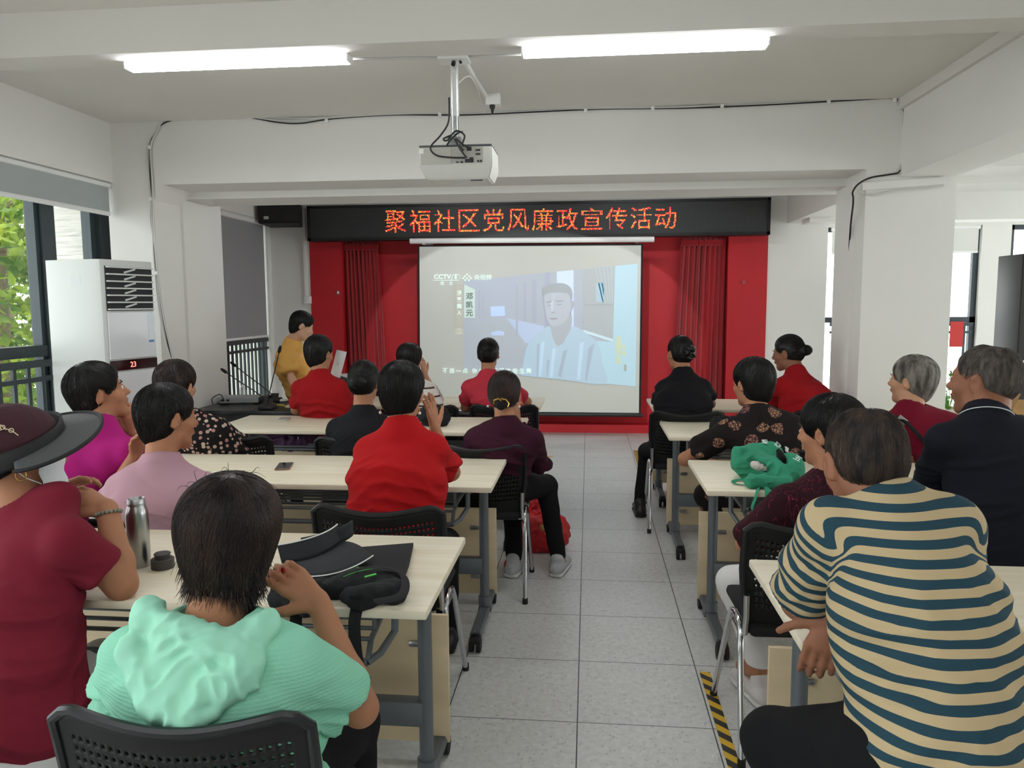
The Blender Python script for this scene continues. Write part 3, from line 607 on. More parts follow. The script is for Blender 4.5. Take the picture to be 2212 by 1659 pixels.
# ---------------------------------------------------------------- curtains
velvet = mat('red_velvet', (168, 8, 24), .8, sheen=.4)
def curtain(label, x0, x1, xb0, xb1, z0=.12, z1=2.33):
    t = thing('velvet_curtain', label, 'curtain', ((x0+x1)/2, 9.37, z0), 0, 'curtains beside the screen'); cx = (x0+x1)/2
    def f(u, v):
        s = v**1.3; a = x0+(xb0-x0)*(1-s); b_ = x1+(xb1-x1)*(1-s); uu = u+.006*math.sin(v*7+u*30)
        ph = uu*math.pi*2*9; return (a+(b_-a)*u-cx, .028*math.sin(ph)*(.75+.25*math.sin(u*17)) + .01*math.sin(u*50+v*3), (z1-z0)*v)
    b = bmesh.new(); nu, nv = 120, 24; V = [[b.verts.new(f(i/nu, j/nv)) for j in range(nv+1)] for i in range(nu+1)]
    for i in range(nu):
        for j in range(nv): b.faces.new((V[i][j], V[i+1][j], V[i+1][j+1], V[i][j+1]))
    solid(b, 'drape', velvet, t, .004); MB().box(x0-cx, x1-cx, -.03, .03, z1-z0-.09, z1-z0-.02, .004).build('header_tape', velvet, t)
    return t
curtain('red velvet curtain gathered at the left of the screen', -2.985, -2.56, -2.96, -2.48)
curtain('red velvet curtain gathered at the right of the screen', 1.12, 1.645, 1.03, 1.63)
# ---------------------------------------------------------------- projection screen
SY = 9.0; scr = thing('projection_screen', 'pulled-down projection screen showing a television interview with subtitles', 'projection screen', (0, SY, 0))
def sp_(x, y, dy=0): p = at(x, y, Y=SY); return Vector((p.x, dy, p.z))
MB().prism([sp_(902, 530, 0), sp_(1389, 526, 0), sp_(1384, 893, 0), sp_(905, 888, 0)], (0, .003, 0)).build('black_border', mat('screen_black', (14, 14, 15), .8), scr, False)
scm = mat('screen_fabric', (212, 213, 206), .8)
MB().prism([sp_(906, 533, -.001), sp_(1385, 530, -.001), sp_(1380, 892, -.001), sp_(908, 887, -.001)], (0, .001, 0)).build('projection_fabric', scm, scr, False)
MB().tube([sp_(886, 521, 0), sp_(1413, 517, 0)], .032, 14).build('screen_casing', white_pl, scr)
for x_ in (-1.9, .6): MB().box(x_-.02, x_+.02, 0, .44, 2.27, 2.31).build('casing_bracket', white_pl, scr)
MB().tube([sp_(905, 892, 0), sp_(1388, 897, 0)], .022, 10).build('bottom_bar', black_pl, scr)
# ================================================================= people: smooth-blended solid shapes, meshed by surface nets
def V3(p): return np.array([p[0], p[1], p[2]], dtype=np.float32)
def unit(v): v = np.asarray(v, float); return v/(np.linalg.norm(v)+1e-9)
class Field:
    def __init__(s): s.pr = []
    def add(s, kind, data, bb, op=1, k=.02): s.pr.append((kind, data, bb, op, k)); return s
    def cone(s, a, b, ra, rb, op=1, k=.02):
        a, b = V3(a), V3(b); r = max(ra, rb); return s.add('c', (a, b, ra, rb), (np.minimum(a, b)-r, np.maximum(a, b)+r), op, k)
    def econe(s, a, b, wa, wb, side, op=1, k=.03):
        a, b = V3(a), V3(b); r = max(*wa, *wb); t = unit(b-a); sd = unit(np.asarray(side, float)-t*np.dot(side, t)); n = np.cross(t, sd)
        return s.add('e', (a, b, wa, wb, t.astype('f'), sd.astype('f'), n.astype('f')), (np.minimum(a, b)-r, np.maximum(a, b)+r), op, k)
    def ell(s, c, r, Rm=None, op=1, k=.02):
        c = V3(c); m = max(r); return s.add('o', (c, np.array(r, 'f'), None if Rm is None else np.array(Rm, 'f')), (c-m, c+m), op, k)
    def cut(s, p, n, k=.006, lim=None, r=9):
        """takes away what lies beyond the plane through p with normal n (within r of lim)"""
        return s.add('x', (V3(p), unit(n).astype('f'), None if lim is None else V3(lim), r), (np.array([-99]*3), np.array([99]*3)), -2, k)
    @staticmethod
    def prim(kind, D, P):
        if kind == 'c':
            a, b, ra, rb = D; ab = b-a; q = P-a; t = np.clip(q@ab/(ab@ab+1e-9), 0, 1); return np.linalg.norm(q-t[:, None]*ab, axis=1)-(ra+(rb-ra)*t)
        if kind == 'e':
            a, b, wa, wb, tt, sd, n = D; ab = b-a; q = P-a; t = np.clip(q@ab/(ab@ab+1e-9), 0, 1); q = q-t[:, None]*ab
            Wd = wa[0]+(wb[0]-wa[0])*t; Dp = wa[1]+(wb[1]-wa[1])*t; m = np.minimum(Wd, Dp); return (np.sqrt((q@sd/Wd)**2+(q@n/Dp)**2+(q@tt/m)**2)-1)*m
        if kind == 'o':
            c, r, Rm = D; q = P-c
            if Rm is not None: q = q@Rm
            k0 = np.linalg.norm(q/r, axis=1); k1 = np.linalg.norm(q/(r*r), axis=1)+1e-6; return k0*(k0-1)/k1
        p, n, lim, r = D; d = (P-p)@n
        return d if lim is None else np.minimum(d, r-np.linalg.norm(P-lim, axis=1))
    @staticmethod
    def comb(d0, d, op, k):
        if op == 1: h = np.maximum(k-np.abs(d0-d), 0)/k; return np.minimum(d0, d)-h*h*k*.25
        if op == -1: d = -d                                    # subtract
        h = np.maximum(k-np.abs(d0-d), 0)/k; return np.maximum(d0, d)+h*h*k*.25
    def ev(s, P):
        D = np.full(len(P), 1., 'f')
        for kind, dt, bb, op, k in s.pr: D = s.comb(D, s.prim(kind, dt, P), op, k)
        return D
    def mesh(s, h):
        lo = np.min([b[0] for _, _, b, op, _ in s.pr if op == 1], 0)-2.5*h; hi = np.max([b[1] for _, _, b, op, _ in s.pr if op == 1], 0)+2.5*h
        n = np.ceil((hi-lo)/h).astype(int)+1; G = np.full(n, 1., 'f'); ax = [(lo[i]+h*np.arange(n[i])).astype('f') for i in range(3)]
        for kind, dt, bb, op, k in s.pr:
            m = (k+3*h) if op > -2 else 0
            i0 = np.maximum(np.floor((bb[0]-m-lo)/h).astype(int), 0); i1 = np.minimum(np.ceil((bb[1]+m-lo)/h).astype(int)+1, n)
            if (i1 <= i0).any(): continue
            sl = tuple(slice(i0[i], i1[i]) for i in range(3)); g = G[sl]
            X = np.stack(np.meshgrid(*[ax[i][sl[i]] for i in range(3)], indexing='ij'), -1).reshape(-1, 3)
            G[sl] = s.comb(g.ravel(), s.prim(kind, dt, X), op, k).reshape(g.shape)
        return nets(G, lo, h)
def nets(G, lo, h):
    ins = G < 0; c = [ins[i:ins.shape[0]-1+i, j:ins.shape[1]-1+j, k:ins.shape[2]-1+k] for i in (0, 1) for j in (0, 1) for k in (0, 1)]
    cnt = sum(x.astype(np.int8) for x in c); act = (cnt > 0) & (cnt < 8); idx = np.full(act.shape, -1, np.int64); I = np.argwhere(act); idx[act] = np.arange(len(I))
    S = np.zeros((len(I), 3)); Nn = np.zeros(len(I)); off = [(i, j, k) for i in (0, 1) for j in (0, 1) for k in (0, 1)]
    val = {o: G[I[:, 0]+o[0], I[:, 1]+o[1], I[:, 2]+o[2]] for o in off}
    for o in off:
        for a in range(3):
            if o[a] == 0:
                o2 = list(o); o2[a] = 1; o2 = tuple(o2); v0, v1 = val[o], val[o2]; m = (v0 < 0) != (v1 < 0); t = np.where(m, v0/(v0-v1+1e-12), 0)
                p = np.array(o, float)[None].repeat(len(I), 0); p[:, a] += t; S += p*m[:, None]; Nn += m
    Vt = (I+S/Nn[:, None])*h+lo; F = []
    for a in range(3):
        b, c_ = (a+1) % 3, (a+2) % 3; s0 = [slice(None)]*3; s1 = [slice(None)]*3; s0[a] = slice(0, -1); s1[a] = slice(1, None); A, B = ins[tuple(s0)], ins[tuple(s1)]
        for sgn in (0, 1):
            E = np.argwhere((A & ~B) if sgn == 0 else (~A & B)); E = E[(E[:, b] > 0) & (E[:, c_] > 0) & (E[:, b] < act.shape[b]) & (E[:, c_] < act.shape[c_])]
            q = []
            for db, dc in ((1, 1), (0, 1), (0, 0), (1, 0)):
                e = E.copy(); e[:, b] -= db; e[:, c_] -= dc; q.append(idx[e[:, 0], e[:, 1], e[:, 2]])
            q = np.stack(q, 1); F.append(q if sgn == 0 else q[:, ::-1])
    F = np.concatenate(F); return Vt, F[(F >= 0).all(1)]
def np_mesh(name, Vt, F):
    me = bpy.data.meshes.new(name); me.vertices.add(len(Vt)); me.vertices.foreach_set('co', np.asarray(Vt, 'f').ravel()); k = F.shape[1]
    me.loops.add(len(F)*k); me.loops.foreach_set('vertex_index', F.astype('i').ravel()); me.polygons.add(len(F)); me.polygons.foreach_set('loop_start', np.arange(0, len(F)*k, k, dtype='i'))
    me.update(calc_edges=True); me.validate(); return me
def vnoise(P, seed=0):
    """smooth value noise, vectorised"""
    P = np.asarray(P, float); i = np.floor(P).astype(np.int64); f = P-i; f = f*f*(3-2*f); out = 0
    for dx in (0, 1):
        for dy in (0, 1):
            for dz in (0, 1):
                h = ((i[:, 0]+dx)*73856093) ^ ((i[:, 1]+dy)*19349663) ^ ((i[:, 2]+dz)*83492791) ^ (seed*2654435)
                h = (h ^ (h >> 13))*1274126177 & 0xffffffff; v = ((h ^ (h >> 16)) & 0xffff)/65535.
                out = out+v*(f[:, 0] if dx else 1-f[:, 0])*(f[:, 1] if dy else 1-f[:, 1])*(f[:, 2] if dz else 1-f[:, 2])
    return out
def vnormals(Vt, F):
    n = np.cross(Vt[F[:, 1]]-Vt[F[:, 0]], Vt[F[:, 2]]-Vt[F[:, 0]]); N = np.zeros_like(Vt)
    for k in range(4): np.add.at(N, F[:, k], n)
    return N/(np.linalg.norm(N, axis=1)[:, None]+1e-12)
# ---- materials of people
def skin_mat(name, col, rough=.55): 
    m = mat(name, col, rough+.06, spec=.32, var=.06, vscale=(14, 14, 14), bump=.12, bscale=160, bdist=.001)
    bsdf(m).inputs['Subsurface Weight'].default_value = .06; bsdf(m).inputs['Subsurface Radius'].default_value = (.01, .004, .002); return m
def cloth(name, col, **k): return mat(name, col, .92, bump=.35, bscale=420, bdist=.0008, spec=.2, **k)
def hair_mat(name, col, rough=.42): 
    m = mat(name, col, rough, var=.35, vscale=(60, 60, 25), spec=.35); return m
def pattern(m, build):
    n = m.node_tree; tc = n.nodes.new('ShaderNodeTexCoord'); col = build(n, tc.outputs['Object']); n.links.new(col, bsdf(m).inputs['Base Color']); return m
def nmath(n, op, a, b=None, c=None):
    k = n.nodes.new('ShaderNodeMath'); k.operation = op
    for i, v in enumerate((a, b, c)):
        if v is None: continue
        if isinstance(v, (int, float)): k.inputs[i].default_value = v
        else: n.links.new(v, k.inputs[i])
    return k.outputs[0]
def nmix(n, f, a, b):
    k = n.nodes.new('ShaderNodeMix'); k.data_type = 'RGBA'; n.links.new(f, k.inputs[0])
    for i, v in ((6, a), (7, b)):
        if isinstance(v, tuple): k.inputs[i].default_value = v
        else: n.links.new(v, k.inputs[i])
    return k.outputs[2]
# ---- hands
def hand(Fd, w, d, back, thumb, curl=(.5, .5, .5, .5), tcurl=.5, spread=.12, s=1., k=.006, tdir=.8):
    """w wrist, d towards the fingers, back = back-of-hand normal, thumb = direction of the thumb side"""
    d = unit(d); th = unit(np.asarray(thumb, float)-d*np.dot(thumb, d)); bk = unit(np.cross(d, th)); bk = bk*np.sign(np.dot(bk, back)+1e-9)
    w = np.asarray(w, float); kn = w+d*.083*s
    Fd.econe(w+d*.012*s, kn-d*.012*s, (.027*s, .016*s), (.038*s, .014*s), th, k=.012)
    for j, (o, L) in enumerate(((.030, .074), (.010, .082), (-.010, .077), (-.029, .060))):
        p = kn+th*o*s; dd = unit(d+th*(o*spread*12)); r = .0088*s if j < 3 else .0076*s; a = curl[j]*.55
        for q, f in enumerate((.45, .31, .24)):
            dr = unit(dd*math.cos(a)-bk*math.sin(a)); p2 = p+dr*L*f*s; Fd.cone(p, p2, r, r*.9, k=k*(1 if q else 1.4)); p = p2; r *= .92; a += curl[j]*.75
    p = w+th*.024*s+d*.022*s; dr = unit(d*(1-tdir*.55)+th*tdir-bk*.35*tcurl)
    for q, (L, r) in enumerate(((.042, .0135), (.033, .0105), (.026, .009))):
        p2 = p+dr*L*s; Fd.cone(p, p2, r*s, r*.9*s, k=.008 if q == 0 else k); p = p2; dr = unit(dr*math.cos(tcurl*.5)+(d*.75-bk*.5)*math.sin(tcurl*.5))
def rotm(yaw, pitch=0, roll=0):
    """columns: the head's right, front, up; yaw turns left, pitch nods down, roll tilts to its left"""
    M = Matrix.Rotation(R(yaw), 3, 'Z') @ Matrix.Rotation(R(-pitch), 3, 'X') @ Matrix.Rotation(R(-roll), 3, 'Y'); return np.array(M, dtype=float)
HAIR = {
 'crop': [('o', (0, -.014, .034), (.0765, .0945, .0835), 1, .01), ('o', (0, -.046, -.010), (.062, .052, .056), 1, .03), ('o', (0, .094, -.038), (.074, .070, .108), -1, .01), ('e', .034), ('o', (.012, -.035, .128), (.040, .046, .022), -1, .012)],
 'short': [('o', (0, -.014, .040), (.0865, .104, .089), 1, .01), ('o', (0, -.044, -.028), (.064, .056, .078), 1, .05), ('o', (0, .100, -.040), (.070, .066, .108), -1, .012), ('e', .024)],
 'bob': [('o', (0, -.012, .040), (.097, .110, .092), 1, .01), ('o', (0, -.026, -.045), (.076, .072, .092), 1, .06), ('o', (0, .105, -.05), (.066, .066, .115), -1, .012)],
 'tight': [('o', (0, -.013, .036), (.0805, .099, .0885), 1, .01), ('o', (0, -.046, -.012), (.068, .058, .060), 1, .04), ('o', (0, .095, -.04), (.072, .068, .112), -1, .01), ('e', .03)],
}
def person(name, label, head, yaw, pitch=0, roll=0, hs=1., hair='short', haircol='black', bun=None, skin='a', nb=None, ch=None, pv=None, byaw=0, lean=.1, shw=.175, sh=None,
           el=None, wr=None, arms='table', sleeve=.55, shirt=None, plump=1., legs=None, trouser=None, h=.009, hh=.005, hands=None, collar=None, wrinkle=1., ns=1500, slen=.05, srad=.0009, hair_scale=(1, 1, 1),
           kn=None, an=None, hem=-.06, cat='person', long_sleeve=False, extra=None, sagx=0, earz=1, loose=.012, neckr=.05, arm=1., ragged=0, stripe=None, hoff=None, tw=1., ndrop=0, shoes=None, seatz=.49):
    hc = np.array(head, float); Rh = rotm(yaw, pitch, roll); L = lambda p: hc+Rh@(np.array(p, float)*hs)
    fb = np.array([-math.sin(R(byaw)), math.cos(R(byaw)), 0]); rb = np.array([math.cos(R(byaw)), math.sin(R(byaw)), 0]); up = np.array([0, 0, 1.])
    if nb is None: nb = hc-up*.175*hs-fb*(.02+lean*.25)
    nb = np.array(nb, float)
    if pv is None: pv = np.array([nb[0], nb[1], 0])-fb*(lean*1.3)+up*(seatz+.09)
    pv = np.array(pv, float)
    if ch is None: ch = nb*.62+pv*.38-fb*.015
    ch = np.array(ch, float); w_ = pv*.66+ch*.34-fb*.0
    if sh is None: sh = (nb-rb*shw-up*.085+fb*.01, nb+rb*shw-up*.085+fb*.01)
    sh = [np.array(x, float) for x in sh]
    if el is None: el = (sh[0]+fb*.16-rb*.07-up*.22, sh[1]+fb*.16+rb*.07-up*.22)
    if wr is None: wr = (el[0]+fb*.16+rb*.14+up*.03, el[1]+fb*.16-rb*.14+up*.03)
    el = [np.array(x, float) for x in el]; wr = [np.array(x, float) for x in wr]
    root = thing(name, label, cat, (pv[0], pv[1], 0)); base = np.array([pv[0], pv[1], 0])
    hips = [pv-rb*.085, pv+rb*.085]
    if kn is None: kn = [hips[0]+fb*.40-rb*.05-up*(pv[2]-.50), hips[1]+fb*.40+rb*.05-up*(pv[2]-.50)]
    if an is None: an = [np.array([k[0], k[1], 0])+fb*.02+up*.09 for k in kn]
    kn = [np.array(x, float) for x in kn]; an = [np.array(x, float) for x in an]
    # ---------- body
    B = Field(); pl = plump
    B.ell(L((0, -.013, .032)), [x*hs for x in (.0735, .0915, .081)], Rh).ell(L((0, .030, -.028)), [x*hs for x in (.0595, .060, .083)], Rh, k=.03)
    B.cone(L((-.034, .022, -.074)), L((0, .064, -.096)), .020*hs, .017*hs, k=.025).cone(L((.034, .022, -.074)), L((0, .064, -.096)), .020*hs, .017*hs, k=.025)
    B.cone(L((-.030, .072, .020)), L((.030, .072, .020)), .013*hs, .013*hs, k=.015)
    for sx_ in (-1, 1):
        B.ell(L((sx_*.031, .098, .002)), [.017*hs, .016*hs, .012*hs], Rh, -1, .014); B.ell(L((sx_*.031, .079, .001)), [.0145*hs, .011*hs, .010*hs], Rh, k=.006)
        B.ell(L((sx_*.040, .062, -.028)), [.020*hs, .018*hs, .018*hs], Rh, k=.02)
        B.ell(L((sx_*.077, -.006, -.008)), [.0095*hs, .021*hs, .032*hs], Rh@rotm(sx_*-18, 8, 0), k=.008); B.ell(L((sx_*.088, -.002, -.006)), [.009*hs, .010*hs, .017*hs], Rh, -1, .006)
    B.cone(L((0, .082, .008)), L((0, .104, -.026)), .0075*hs, .0115*hs, k=.014).cone(L((-.012, .092, -.030)), L((.012, .092, -.030)), .008*hs, .008*hs, k=.008)
    B.ell(L((0, .088, -.053)), [.023*hs, .011*hs, .0055*hs], Rh, k=.006).ell(L((0, .087, -.063)), [.019*hs, .011*hs, .006*hs], Rh, k=.005)
    B.cone(L((0, -.022, -.05)), nb+up*.0, neckr*hs, neckr*1.12*hs, k=.03)
    B.econe(nb-up*.08, ch, (.10*tw, .058*pl), (.118*pl*tw, .078*pl), rb, k=.04).econe(ch, pv, (.118*pl*tw, .078*pl), (.14*pl*tw, .09*pl), rb, k=.05)
    for i in (0, 1):
        B.cone(nb-up*.06, sh[i]-up*.012, .026, .028, k=.03)
        B.cone(sh[i]-up*.004, el[i], .036*arm, .036*arm, k=.02)
        wd = unit(wr[i]-el[i]); mid = el[i]*.72+wr[i]*.28; B.cone(el[i], mid, .036*arm, .038*arm, k=.02).cone(mid, wr[i], .037*arm, .0255*arm, k=.02)
        B.cone(hips[i], kn[i], .075, .052, k=.04).cone(kn[i], an[i], .05, .034, k=.02)
        fd = fb if shoes is None or len(shoes) < 3 else unit(shoes[2]); B.cone(an[i]-up*.03, an[i]+fd*.13-up*.065, .036, .026, k=.03)
        hp = (hands or [None, None])[i]
        if hp is None: hand(B, wr[i], wd*.8+fb*.1+rb*(.5 if i == 0 else -.5), up, rb*(1 if i == 0 else -1)*.6+fb, (.5, .55, .6, .65))
        elif hp != 'skip': hand(B, wr[i], hp.pop('d'), hp.pop('back'), hp.pop('thumb'), **hp)
    Vt, F = B.mesh(h); me = np_mesh('body', Vt-base, F); link('body', me, SKIN[skin], root, auto=False)
    # ---------- eyes
    for sx_ in (-1, 1):
        c = L((sx_*.031, .0835, .001))-base; e = MB().ball(c, .0085*hs, 10).build('eye', EYEW, root); MB().ball(L((sx_*.031, .0900, .001))-base, .0042*hs, 8).build('iris', EYED, e)
    if hair != 'crop' or True:
        m = MB()
        for sx_ in (-1, 1): m.tube([L((sx_*.016, .093, .022))-base, L((sx_*.032, .091, .026))-base, L((sx_*.048, .080, .021))-base], [.0022, .0028, .0015], 6)
        m.build('eyebrows', HM[haircol] if haircol in HM else HM['black'], root)
    # ---------- hair
    if hair:
        Hf = Field(); hx = np.array(hair_scale)
        for pr in HAIR[hair]:
            if pr[0] == 'e':
                if earz:
                    for sx_ in (-1, 1): Hf.ell((sx_*.088, .008, -.022), (.032, pr[1], .046), None, -1, .008)
            else: Hf.ell(np.array(pr[1])*hx, np.array(pr[2])*hx, None, pr[3], pr[4])
        if bun: Hf.ell(bun[0], bun[1], None, 1, .012)
        Vh, Fh = Hf.mesh(hh*.9)
        N_ = vnormals(Vh, Fh); a_ = np.arctan2(Vh[:, 0], -(Vh[:, 1]+.02)); Vh = Vh+N_*(.0016*(vnoise(np.stack([a_*22, Vh[:, 2]*14, Vh[:, 1]*10], 1), 3)-.5)+.004*(vnoise(Vh*26, 5)-.5))[:, None]
        # strands that follow the surface from the crown (or to the bun)
        k = ns; pick = RNG.integers(0, len(Vh), k); P = Vh[pick].copy(); keep = P[:, 2] > -.14; P = P[keep]; k = len(P); nseg = 7; rings = []
        tgt = np.array(bun[0]) if bun else None; rnd = RNG.normal(0, .22, (k, 3)); off = RNG.uniform(.0, .0022, k)[:, None]; path = [P]
        for _ in range(nseg):
            e = 1e-3; d0 = Hf.ev(P.astype('f')); g = np.stack([Hf.ev((P+np.eye(3)[i]*e).astype('f'))-d0 for i in range(3)], 1)/e; g /= np.linalg.norm(g, axis=1)[:, None]+1e-9
            P = P-g*(d0-.0006)[:, None]*.9
            v = (tgt-P if bun else (P-np.array([.012, -.045, .13]))*np.array([1, 1, .6])+np.array([0, 0, -.05])); v = v/(np.linalg.norm(v, axis=1)[:, None]+1e-9)+rnd*(.35 if bun else .8); v -= g*(v*g).sum(1)[:, None]; v /= np.linalg.norm(v, axis=1)[:, None]+1e-9
            path[-1] = P+g*off; P = P+v*slen/nseg; path.append(P)
        path[-1] = path[-1]+g*.0015
        A = np.stack(path, 1); tan = np.gradient(A, axis=1); tan /= np.linalg.norm(tan, axis=2)[:, :, None]+1e-9; ref = A-np.array([0, -.01, .03]); s1 = np.cross(tan, ref); s1 /= np.linalg.norm(s1, axis=2)[:, :, None]+1e-9; s2 = np.cross(tan, s1)
        if ragged:
            cand = np.where((Vh[:, 2] < -.075) | ((Vh[:, 2] < -.03) & (np.abs(Vh[:, 0]) > .06) & (RNG.random(len(Vh)) < .08)))[0]; pk = RNG.choice(cand, ragged); p0 = Vh[pk]; nn = N_[pk]; cl = vnoise(p0*70, 8)[:, None]
            d0 = np.array([0, 0, -1.])+nn*(.15+.8*(cl-.5))+RNG.normal(0, .12, p0.shape); d0 /= np.linalg.norm(d0, axis=1)[:, None]; Ls = RNG.uniform(.012, .034, (ragged, 1)); cv = RNG.normal(0, .25, p0.shape)+nn*.25
            ex = [p0+d0*Ls*q/nseg+cv*Ls*(q/nseg)**2*.5+nn*.001 for q in range(nseg+1)]; nf = 34; cand = np.where(Vh[:, 2] > .09)[0]; pk = RNG.choice(cand, nf); p1 = Vh[pk]; dr = RNG.normal(0, 1, p1.shape); up1 = N_[pk]; am = RNG.uniform(.3, 1, (nf, 1))
            fl = [p1+up1*(.013*math.sin(q/nseg*math.pi)*am)+dr*.022*q/nseg for q in range(nseg+1)]
            A = np.concatenate([A, np.stack(ex, 1), np.stack(fl, 1)]); k = len(A); tan = np.gradient(A, axis=1); tan /= np.linalg.norm(tan, axis=2)[:, :, None]+1e-9; ref = A-np.array([0, -.01, .03]); s1 = np.cross(tan, ref); s1 /= np.linalg.norm(s1, axis=2)[:, :, None]+1e-9; s2 = np.cross(tan, s1)
        rr = srad*np.linspace(1, .35, nseg+1)[None, :, None]; ring = np.stack([A+rr*(s1*math.cos(q)+s2*math.sin(q)) for q in (0, 2.09, 4.19)], 2)   # k,n,3,3
        idx = np.arange(k*(nseg+1)*3).reshape(k, nseg+1, 3); Fs = []
        for q in range(3): Fs.append(np.stack([idx[:, :-1, q], idx[:, :-1, (q+1) % 3], idx[:, 1:, (q+1) % 3], idx[:, 1:, q]], -1).reshape(-1, 4))
        Va = np.concatenate([Vh, ring.reshape(-1, 3)]); Fa = np.concatenate([Fh]+[f+len(Vh) for f in Fs]); Va = (Va*hs)@Rh.T+hc-base
        link('hair', np_mesh('hair', Va, Fa), HM[haircol], root, auto=False)
    # ---------- shirt
    if shirt:
        g = loose; S = Field(); nd_ = unit(nb-L((0, -.022, -.05)))
        sd_ = unit(sh[1]-sh[0]); sm = (sh[0]+sh[1])/2; hw_ = np.linalg.norm(sh[1]-sh[0])/2
        S.econe(sm-up*.0, ch, (hw_-.015, .070*pl+g), (.152*pl*tw+g, .100*pl+g), sd_, k=.05).econe(ch, pv+up*.02, (.150*pl*tw+g, .102*pl+g), (.168*pl*tw+g, .118*pl+g), rb, k=.05)
        S.econe(sh[0]*.8+sh[1]*.2-up*.03-fb*.01, sh[1]*.8+sh[0]*.2-up*.03-fb*.01, (.062*pl+g, .058), (.062*pl+g, .058), fb, k=.05)
        S.cone(nb-up*.03, nb-nd_*.012, neckr*1.12+.016, neckr*1.08+.008, k=.02)
        S.cone(pv+up*.02, pv+up*hem, .12*pl+g, .12*pl+g, k=.03) if hem < -.02 else None
        for i in (0, 1):
            S.cone(nb-up*.016, sh[i]-up*.006, .043+g*.4, .040+g*.6, k=.06)
            fr = 1.0 if long_sleeve else sleeve; e2 = sh[i]+(el[i]-sh[i])*min(fr, 1); ax = unit(el[i]-sh[i])
            S.cone(sh[i], e2+ax*.03, .046+g*.7, (.049 if not long_sleeve else .038)+g, k=.03)
            if long_sleeve:
                S.cone(el[i], wr[i], .040+g, .030+g, k=.02); S.cut(wr[i]-unit(wr[i]-el[i])*.01, unit(wr[i]-el[i]), lim=wr[i], r=.07)
            else: S.cut(e2, ax, lim=e2+ax*.05, r=.085)
        S.cut(pv+up*hem, -up, .01)
        nd = unit(nb-L((0, -.022, -.05))); S.cone(nb-nd*.072, L((0, -.02, -.03)), neckr*1.06*hs+.006, neckr*1.0*hs+.012, -1, .006) if not ndrop else S.cone(nb+up*(.045-ndrop)-fb*.02, L((0, -.02, -.03)), neckr*1.12*hs+.018, neckr*hs+.02, -1, .010)
        if collar:
            c0 = nb-nd*.000; S.cone(c0-nd*.004, c0-nd*.030, neckr*1.16+.014, neckr*1.08+.011, k=.006); S.cone(nb-nd*.07, L((0, -.02, -.02)), neckr*1.1+.003, neckr*1.0+.003, -1, .006); S.cut(c0-nd*.036, -nd, .006, lim=c0-nd*.08, r=.1)
        Vs, Fq = S.mesh(h); N_ = vnormals(Vs, Fq); q = Vs-pv; lat = q@rb; fr_ = q@fb; zz = q[:, 2]
        w1 = vnoise(np.stack([lat*5+zz*3, fr_*5, zz*17+lat*4*np.sign(lat)], 1), 11+len(label)); w2 = vnoise(np.stack([lat*11, fr_*11, zz*34+np.abs(lat)*20], 1), 5+len(label))
        dsp_ = (1-np.abs(2*w1-1)*2.2).clip(-.45, 1)*.013+(1-np.abs(2*w2-1)*2).clip(-.6, 1)*.005; fade = np.clip((nb[2]-.02-Vs[:, 2])/.18, .06, 1)
        Vs = Vs+N_*(dsp_*fade*wrinkle)[:, None]
        me = np_mesh('shirt', Vs-base, Fq)
        if stripe:
            co = (Vs-pv)[:, 2]*1.02+stripe*((Vs-pv)@rb)
            for i in (0, 1):
                aa = unit(el[i]-sh[i]); q = Vs-sh[i]; t_ = q@aa; dd = np.linalg.norm(q-t_[:, None]*aa, axis=1); out_ = (Vs-nb)@rb*(1 if i else -1); hw = np.linalg.norm(sh[i]-nb); pt = sh[i]+up*.045
                w_s = np.clip((out_-(hw*.95-.25*t_.clip(0, .2)))/.07+.5, 0, 1)*np.clip((.105-dd)/.02, 0, 1)*np.clip((t_+.07)/.04, 0, 1); w_s = w_s*w_s*(3-2*w_s)
                co = co*(1-w_s)+w_s*(-t_+(pt-sh[i])@aa+(pt-pv)[2]*1.02+stripe*((pt-pv)@rb))
            at_ = me.attributes.new('sc', 'FLOAT', 'POINT'); at_.data.foreach_set('value', co.astype('f'))
        link('shirt', me, shirt, root, auto=False)
        if collar and not isinstance(collar, bool):
            C_ = Field(); C_.cone(c0+nd*.004, c0-nd*.030, neckr*1.16+.0175, neckr*1.08+.014, k=.006); C_.cone(nb-nd*.02, L((0, -.02, -.02)), neckr*1.12+.006, neckr*1.02+.006, -1, .004); C_.cut(c0-nd*.033, -nd, .004); C_.cut(c0+nd*.012, nd, .004)
            Vc, Fc = C_.mesh(.0045); link('collar', np_mesh('collar', Vc-base, Fc), collar, root, auto=False)
